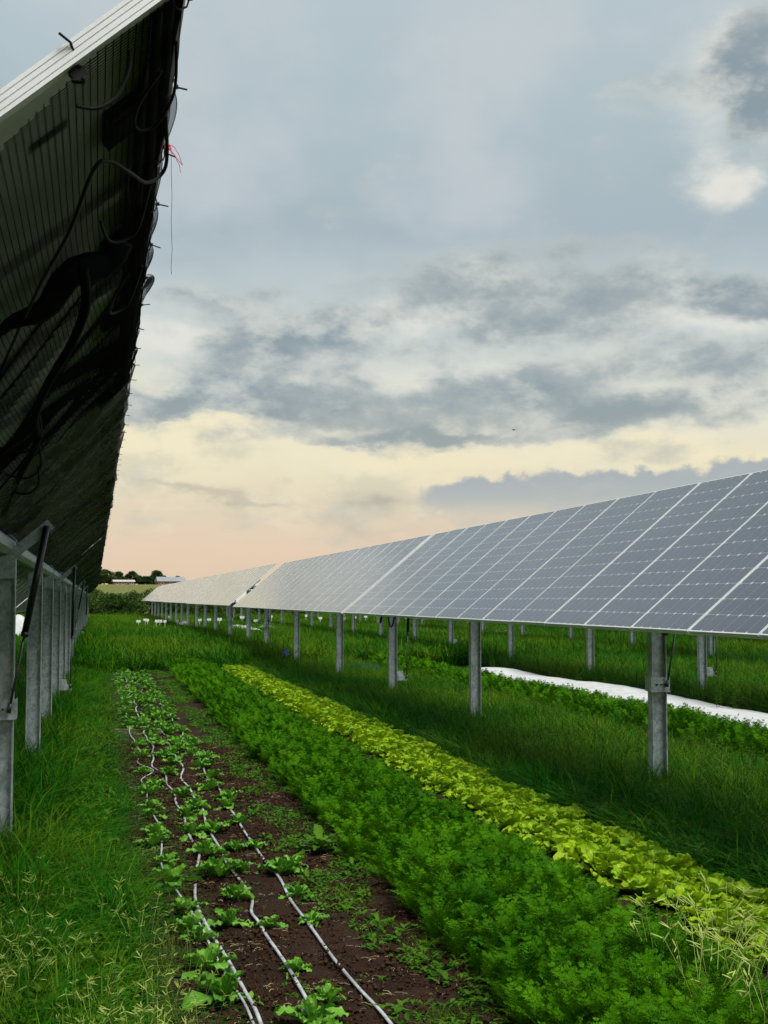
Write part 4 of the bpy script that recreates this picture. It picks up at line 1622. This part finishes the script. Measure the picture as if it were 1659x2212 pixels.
pts = inst(rnd(2400, -1.8, 0.2, 4, 20, keepL), 4, 0.6, 1.5, 0.07)
scatter('low_weeds', C_WEED, pts, 'small broad-leaved weeds mixed in the left grass', 'weeds')
pts = inst(rnd(700, 3.9, 6.0, 7, 33), 3, 0.6, 1.0) + inst(rnd(520, 8.4, 18, 15, 45), 3, 0.8, 1.5)
scatter('tall_weeds', C_TWEED, pts, 'upright leafy weeds scattered in the grass behind the right posts', 'weeds')

# seed heads
pts = inst(rnd(520, -1.2, 0.30, 4.2, 8.8, lambda x, y: random.random() < smoothstep(8.4, 5.0, y) and nz(x * 2.5, y * 2.5, 4) > -.2), 4, 0.6, 0.9, 0, 0.3)
pts += inst(rnd(40, 0.1, 0.46, 4.4, 6.8), 4, 0.4, 0.7, 0, 0.6)
scatter('seed_grass', C_SEED, pts, 'pale seed heads of crabgrass standing over the grass bottom left', 'grass')
pts = inst(rnd(46, 2.15, 2.80, 4.3, 5.8, lambda x, y: x > 2.0 + 0.3 * (y - 4.6)), 4, 1.15, 1.45, 0.03, 0.2)
scatter('seed_grass', C_SEED, pts, 'pale seed heads poking through the carrot tops bottom right', 'grass')


# carrot beds
def carrot_pts(xc, hw, y0, y1, dens, s):
    out = []
    n = int(dens * (y1 - y0) * 2 * hw)
    for k in range(n):
        u = random.uniform(-1, 1)
        y = random.uniform(y0, y1)
        x = xc + hw * u + 0.06 * nz(y * 1.3, xc)
        if not in_view(x, y, 1.5):
            continue
        hgt = s * (1.0 - 0.22 * abs(u) ** 3) * random.uniform(0.88, 1.08) * (1 + 0.12 * nz(x * 2.2, y * 2.2, 6))
        out.append((x, y, gz(x, y) + 0.01, random.uniform(-.15, .15), 0.22 * u + random.uniform(-.12, .12), random.uniform(0, 6.28), hgt, random.randrange(6)))
    return out


scatter('carrot_bed', C_CAR, carrot_pts(2.07, 0.47, 4.3, 16, 125, 0.72) + carrot_pts(2.08, 0.47, 16, 33.2, 75, 0.76),
        'long bed of feathery dark green carrot tops between soil path and lettuce', 'carrots')
scatter('carrot_bed', C_CAR, carrot_pts(6.75, 0.45, 11, 32.6, 60, 0.95),
        'second bed of feathery carrot tops behind the right posts beside the white cover', 'carrots')


# straw and crumbs on the soil
def bits():
    st_ = []
    for k in range(3):
        rr = random.Random(300 + k)
        bb = MB()
        for q in range(6):
            a = rr.uniform(0, 6.28)
            x, y = rr.uniform(-.06, .06), rr.uniform(-.06, .06)
            L = rr.uniform(.012, .045)
            bb.tube([(x, y, .004), (x + L * .5 * math.cos(a), y + L * .5 * math.sin(a), .008), (x + L * math.cos(a + .12), y + L * math.sin(a + .12), .004)], .0012, 3, False)
        st_.append(bb.mesh('straw', M['straw']))
    cl = []
    for k in range(3):
        rr = random.Random(320 + k)
        bb = MB()
        for q in range(9):
            r_ = rr.uniform(.003, .011)
            c = Vector((rr.uniform(-.07, .07), rr.uniform(-.07, .07), r_ * .3))
            v = [c + Vector(p) * r_ * rr.uniform(.7, 1.2) for p in ((1, 0, 0), (-1, 0, 0), (0, 1, 0), (0, -1, 0), (0, 0, 1), (0, 0, -1))]
            bb.add(v, [(0, 2, 4), (2, 1, 4), (1, 3, 4), (3, 0, 4), (2, 0, 5), (1, 2, 5), (3, 1, 5), (0, 3, 5)])
        cl.append(bb.mesh('crumbs', M['clod']))
    return st_, cl


st_, cl_ = bits()
scatter('straw_bits', source_coll('straw_sources', st_), inst(rnd(800, 0.15, 1.8, 4.2, 18), 3, 0.6, 1.2, 0.036, 0.1), 'scattered dry straw bits on the brown soil', 'straw')
scatter('soil_crumbs', source_coll('crumb_sources', cl_), inst(rnd(3600, 0.2, 1.9, 4.2, 16), 3, 0.6, 1.5, 0.034, 0.3), 'crumbs of brown soil strewn over the bed', 'soil')


# ---------------------------------------------------------------- single weeds
def big_weed(x, y, n, size, label):
    root = empty('weed_plant', (x, y, gz(x, y) + 0.03))
    tag(root, label, 'weed')
    for k in range(n):
        t = k / n
        q = leaf(size * random.uniform(.7, 1.1), size * .32, lambda u: (ovate(.8, .12)(u)) * (0.72 + 0.28 * math.sin(u * 34)), R(60 - 30 * t), R(-5 - 25 * t), 0.03, 4, 0.03, 0.2, nu=14, nv=5, seed=k + 400)
        o = MB().add(*q).build('leaf', M['weed'], root, True)
        o.rotation_euler = (0, 0, k * 2.4)
        o.location = (0, 0, 0.05 * (1 - t))


big_weed(1.42, 8.9, 16, 0.24, 'large jagged dark green weed on the path by the carrot tops')
big_weed(1.50, 8.2, 7, 0.10, 'small pale-leaved weed just below the large jagged weed')
big_weed(1.36, 6.75, 6, 0.09, 'little light green weed alone on the soil path')
big_weed(1.18, 7.85, 9, 0.12, 'bushy pale weed touching the rightmost drip line')


# ---------------------------------------------------------------- row covers
def row_cover(x0, x1, y0, y1, hgt, label, step=0.16, group=None):
    v, f = [], []
    ny = max(8, int((y1 - y0) / step))
    n = 18
    for j in range(ny + 1):
        t = j / ny
        y = y0 + (y1 - y0) * t
        e = min(1, min(t, 1 - t) * ny / 5)
        for i in range(n + 1):
            u = i / n
            x = x0 + (x1 - x0) * u + 0.06 * nz(y * 0.7, x0)
            h = hgt * (math.sin(math.pi * u) ** 0.6) * (0.8 + 0.2 * e) * (0.75 + 0.35 * nz(y * 0.45, x0 * 3) + 0.12 * nz(y * 1.7, u * 3))
            h += 0.010 * nz(x * 4 + 0.4 * y, y * 4) + 0.006 * nz(x * 14, y * 2.0)
            v.append((x, y, gz(x, y) + 0.05 + max(h, 0)))
    for j in range(ny):
        for i in range(n):
            f.append((j * (n + 1) + i, j * (n + 1) + i + 1, (j + 1) * (n + 1) + i + 1, (j + 1) * (n + 1) + i))
    o = MB().add(v, f).build('row_cover', M['cover'], None, True)
    tag(o, label, 'row cover', group)
    return o


row_cover(7.75, 9.15, 12.5, 29.5, 0.16, 'long white fabric row cover behind the second carrot bed at right')
row_cover(5.9, 7.0, 58, 66, 0.55, 'white fabric hummock between the far right posts')
row_cover(7.2, 8.4, 60, 69, 0.42, 'white row cover just right of the far white hummock')
row_cover(9.4, 11.5, 62, 72, 0.32, 'low white row cover at the right end of the far covers')
row_cover(14.6, 18.4, 52, 58, 0.35, 'white row cover in the grass seen under the near table')
row_cover(17.2, 22.5, 44, 49, 0.25, 'thin white row cover glimpsed under the nearest table at right')
row_cover(-3.4, -2.1, 44, 56, 1.05, 'white low tunnel seen between the first left posts')


# ---------------------------------------------------------------- plot marker tags
def marker(x, y, h, wdt, label, group, twin):
    root = empty('plot_marker', (x, y, gz(x, y)))
    tag(root, label, 'marker', group)
    b = MB().box(-0.012, 0.012, -0.008, 0.008, -0.1, h)
    b.build('stake', M['white'], root)
    ws = ((-wdt * .55, wdt * .42), (wdt * .55, wdt * .42)) if twin else ((0, wdt * .6),)
    for cx, hw in ws:
        T = Matrix.Translation((cx, -0.012, h - wdt * .5)) @ Matrix.Rotation(random.uniform(-.25, .25), 4, 'Y')
        b = MB().box(-hw, hw, -0.004, 0.004, -wdt * .5, wdt * .6, T)
        b.build('card', M['white'], root)


mk = [(548, 74, 1), (575, 74, 1), (584, 76, 0), (618, 72, 0), (632, 74, 1), (652, 70, 0), (668, 92, 0), (700, 72, 0), (716, 70, 1), (730, 74, 1), (788, 78, 1),
      (825, 80, 1), (866, 76, 1), (905, 82, 0), (955, 84, 1), (1008, 78, 1), (1070, 88, 0), (1206, 92, 0), (1262, 80, 1), (1355, 84, 1), (1398, 86, 0), (1440, 90, 1), (1545, 92, 0),
      (1600, 88, 1), (1660, 94, 1)]
for i, (px, y, tw) in enumerate(mk):
    x = y * math.tan(0.2031 + math.atan((px - 1512) / 5500))
    marker(x, y, random.uniform(0.50, 0.66), random.uniform(.10, .14), 'white marker card on a stake in the far grass, number %s from the left' % ORD[i], 'plot markers in the far grass', tw == 1)

# blue things by the right posts
root = empty('water_can', (4.50, 33.6, gz(4.5, 33.6)))
tag(root, 'small dark blue can beside a mid right post', 'can')
b = MB().tube([(0, 0, 0), (0, 0, .30), (0, 0, .36), (0, 0, .42)], [.11, .11, .09, .04], 12)
b.build('body', M['blue'], root)
b = MB().tube([(-.07, 0, .38), (-.04, 0, .47), (.04, 0, .47), (.07, 0, .38)], .012, 6)
b.build('handle', M['blue'], root)
root = empty('crate', (5.70, 30.0, gz(5.7, 30.0)), (0, 0, .3))
tag(root, 'low blue crate in the grass left of the hanging cables', 'crate')
b = MB()
b.box(-.30, .30, -.20, .20, .02, .04)
b.build('floor', M['blue'], root)
for (x0, x1, y0, y1) in ((-.30, .30, -.20, -.185), (-.30, .30, .185, .20), (-.30, -.285, -.185, .185), (.285, .30, -.185, .185)):
    MB().box(x0, x1, y0, y1, .04, .24).build('side', M['blue'], root)


# ---------------------------------------------------------------- shrubs, trees, houses far behind
def leaf_cloud(seed, clumps, per, size, squash=0.8):
    """crown of leaf-sized faces; clumps: (x,y,z,r)"""
    rr = np.random.default_rng(seed)
    V, F = [], []
    for (cx, cy_, cz_, r_) in clumps:
        d = rr.normal(size=(per, 3))
        d /= np.linalg.norm(d, axis=1)[:, None]
        rad = r_ * (0.45 + 0.6 * rr.random(per) ** 0.5)
        c = d * rad[:, None] * np.array([1, 1, squash]) + np.array([cx, cy_, cz_])
        for p in c:
            a = rr.normal(size=3); a /= np.linalg.norm(a)
            q = np.cross(a, rr.normal(size=3)); q /= np.linalg.norm(q)
            s = size * rr.uniform(0.6, 1.3)
            k = len(V)
            V += [tuple(p - a * s), tuple(p + q * s * .55), tuple(p + a * s), tuple(p - q * s * .55)]
            F.append((k, k + 1, k + 2, k + 3))
    return V, F


def tree_meshes(seed, h, spread, nclump, per, size, mat, low=0.3, lobes=1.0):
    rr = random.Random(seed)
    cl = []
    for k in range(nclump):
        t = rr.random() ** 0.9
        z = h * (low + (1 - low) * t) * 0.93
        wmax = spread * math.sin(math.pi * min(0.97, 0.22 + 0.75 * t)) ** 0.7
        a = rr.uniform(0, 6.28)
        d = wmax * math.sqrt(rr.random()) * 0.8
        cl.append((d * math.cos(a), d * math.sin(a), z, spread * rr.uniform(0.22, 0.40) * lobes))
    V, F = leaf_cloud(seed, cl, per, size)
    crown = MB().add(V, F).mesh('crown', mat)
    bb = MB().tube([(0, 0, -0.5), (0.02 * h, 0, h * .3), (0, 0.02 * h, h * .8)], [h * .028, h * .02, h * .006], 7)
    for (cx, cy_, cz_, r_) in cl[:9]:
        bb.tube([(0.01 * h, 0.005 * h, max(0.15 * h, cz_ - 0.25 * h)), (cx, cy_, cz_)], [h * .009, h * .003], 5, False)
    return crown, bb.mesh('trunk', M['bark'])


SHRUB = [tree_meshes(500 + k, 2.3, 1.55, 30, 110, 0.085, M['shrub'], 0.06) for k in range(4)]
TREE = [tree_meshes(520 + k, 10.0, 4.2, 36, 150, 0.34, M['tree'], 0.22) for k in range(4)]
SPIRE = tree_meshes(540, 14.0, 3.0, 40, 150, 0.34, M['tree'], 0.08, 1.15)
n = 0
x = -16.0
while x < 66:
    for rowk in range(2):
        me = SHRUB[random.randrange(4)]
        px, py = x + random.uniform(-.5, .5), 127.5 + 2.6 * rowk + random.uniform(-.8, .8)
        root = empty('shrub', (px, py, gz(px, py)), (0, 0, random.uniform(0, 6.28)))
        s = random.uniform(.82, 1.12) * (1.06 if rowk else 0.95)
        root.scale = (s * 1.1, s * 1.1, s)
        tag(root, 'dense dark green shrub in the hedge crossing behind the ends of the solar rows', 'shrub', 'shrubs of the hedge')
        obj('crown', me[0], root)
        obj('trunk', me[1], root)
    x += 1.9


def far_xy(px, y):
    return y * math.tan(0.2031 + math.atan((px - 1512) / 5500))


def far_z(py, px, y):
    # height of a far point seen at source row py
    return EYE + y * (2360 - py) / 5500


trees = [(385, 2197, 690, 'spire', 'tall pointed dark tree just right of the left row end'),
         (368, 2240, 700, 0, 'dark tree half hidden behind the left row end'),
         (412, 2244, 680, 1, 'round dark tree beside the tall pointed tree'),
         (432, 2272, 690, 2, 'low bushy tree left of the white-roofed house'),
         (469, 2253, 720, 3, 'broad tree behind the white-roofed house'),
         (521, 2252, 720, 0, 'loose-crowned tree at the right end of the white-roofed house'),
         (548, 2268, 690, 1, 'low wide tree right of the white-roofed house'),
         (577, 2270, 690, 2, 'bushy tree between the two houses'),
         (600, 2272, 700, 1, 'smaller bushy tree just left of the tall airy tree'),
         (618, 2248, 700, 3, 'tall airy tree beside the grey-roofed building'),
         (700, 2270, 740, 0, 'tree top showing above the grey roof'),
         (450, 2276, 705, 1, 'low tree peeping over the left end of the white roof'),
         (498, 2274, 735, 2, 'low tree peeping over the middle of the white roof'),
         (640, 2266, 720, 1, 'low tree behind the left end of the grey roof'),
         (345, 2262, 700, 2, 'low tree glimpsed between the last left posts')]
for (px, py, y, kind, lab) in trees:
    X = far_xy(px, y)
    g0 = gz(X, y)
    top = far_z(py, px, y)
    me = SPIRE if kind == 'spire' else TREE[kind]
    H = 14.0 if kind == 'spire' else 10.0
    s = max(0.4, (top - g0 + 0.3) / (H * 1.02))
    root = empty('tree', (X, y, g0 - 0.2), (0, 0, random.uniform(0, 6.28)))
    wd = s * (0.85 if kind == 'spire' else 1.35) * random.uniform(.95, 1.15)
    if kind in (1, 2):
        wd *= 1.25
    root.scale = (wd, wd, s)
    tag(root, lab, 'tree', 'trees on the far rise')
    obj('crown', me[0], root)
    obj('trunk', me[1], root)


def house(xc, y, w, d, wall_h, roof_h, label, wall, roof, windows, hip=0.0):
    g0 = gz(xc, y)
    root = empty('house', (xc, y, g0 - 0.1), (0, 0, 0.12))
    tag(root, label, 'house')
    MB().box(-w / 2, w / 2, -d / 2, d / 2, -0.6, wall_h).build('wall', M[wall], root)
    b = MB()
    e = 0.4
    z0 = wall_h + 0.004
    b.add([(-w / 2 - e, -d / 2 - e, z0), (w / 2 + e, -d / 2 - e, z0), (w / 2 + e, d / 2 + e, z0), (-w / 2 - e, d / 2 + e, z0),
           (-w / 2 - e + hip, 0, z0 + roof_h), (w / 2 + e - hip, 0, z0 + roof_h)],
          [(0, 1, 5, 4), (2, 3, 4, 5), (1, 2, 5), (3, 0, 4), (3, 2, 1, 0)])
    r = b.build('roof', M[roof], root)
    MB().box(w * .2, w * .2 + .7, -.35, .35, z0 + roof_h * .5, z0 + roof_h + .5).build('chimney', M['brick'], r)
    for (x0, x1, a, c) in windows:
        fr = MB()
        fr.box(x0 - .1, x1 + .1, -d / 2 - .05, -d / 2 - .003, c, c + .1)
        fr.box(x0 - .1, x1 + .1, -d / 2 - .05, -d / 2 - .003, a - .1, a)
        fr.box(x0 - .1, x0, -d / 2 - .05, -d / 2 - .003, a, c)
        fr.box(x1, x1 + .1, -d / 2 - .05, -d / 2 - .003, a, c)
        f_ = fr.build('window', M['white'], root)
        MB().box(x0, x1, -d / 2 - .02, -d / 2 - .004, a, c).build('pane', M['pane'], f_)
    return root


X = far_xy(487, 672)
house(X, 672, 9.6, 7, 1.7, 0.9, 'low brick house with pale roof among the far trees', 'brick', 'shingle', [(-3.8, -2.8, .5, 1.3), (-1.2, -.2, .5, 1.3), (1.2, 2.4, .3, 1.35), (3.4, 4.2, .5, 1.3)])
X = far_xy(672, 640)
house(X, 640, 12.6, 8, 1.6, 2.1, 'grey-roofed building rising behind the far end of the right row', 'brick', 'greyroof', [(-4.8, -3.8, .3, 1.2), (-1, 0, .3, 1.2), (3, 4, .3, 1.2)], 0.3)

# ---------------------------------------------------------------- bird
yb = 150.0
vx = far_xy(2027, yb)
root = empty('bird', (vx, yb, EYE + (2360 - 1682) / 5500 * yb / math.cos(math.atan((2027 - 1512) / 5500 + 0.2031)) * 0.985), (0, 0, 0.5))
root.scale = (1.7,) * 3
tag(root, 'tiny dark bird gliding against the grey clouds', 'bird')
b = MB().tube([(0, -.10, 0), (0, -.07, 0), (0, 0, 0), (0, .08, 0), (0, .15, 0)], [.005, .022, .032, .02, .006], 8)
b.build('body', M['bird'], root, True)
for sx in (-1, 1):
    b = MB()
    b.add([(0, -.05, .012), (sx * .12, -.06, .05), (sx * .25, -.01, .045), (sx * .12, .03, .05), (0, .05, .012),
           (0, -.05, .0), (sx * .12, -.06, .044), (sx * .25, -.01, .042), (sx * .12, .03, .044), (0, .05, .0)],
          [(0, 1, 3, 4), (1, 2, 3), (9, 8, 6, 5), (8, 7, 6), (0, 5, 6, 1), (1, 6, 7, 2), (2, 7, 8, 3), (3, 8, 9, 4)])
    b.build('wing', M['bird'], root)
b = MB().box(-.03, .03, .13, .20, -.003, .003)
b.build('tail', M['bird'], root)
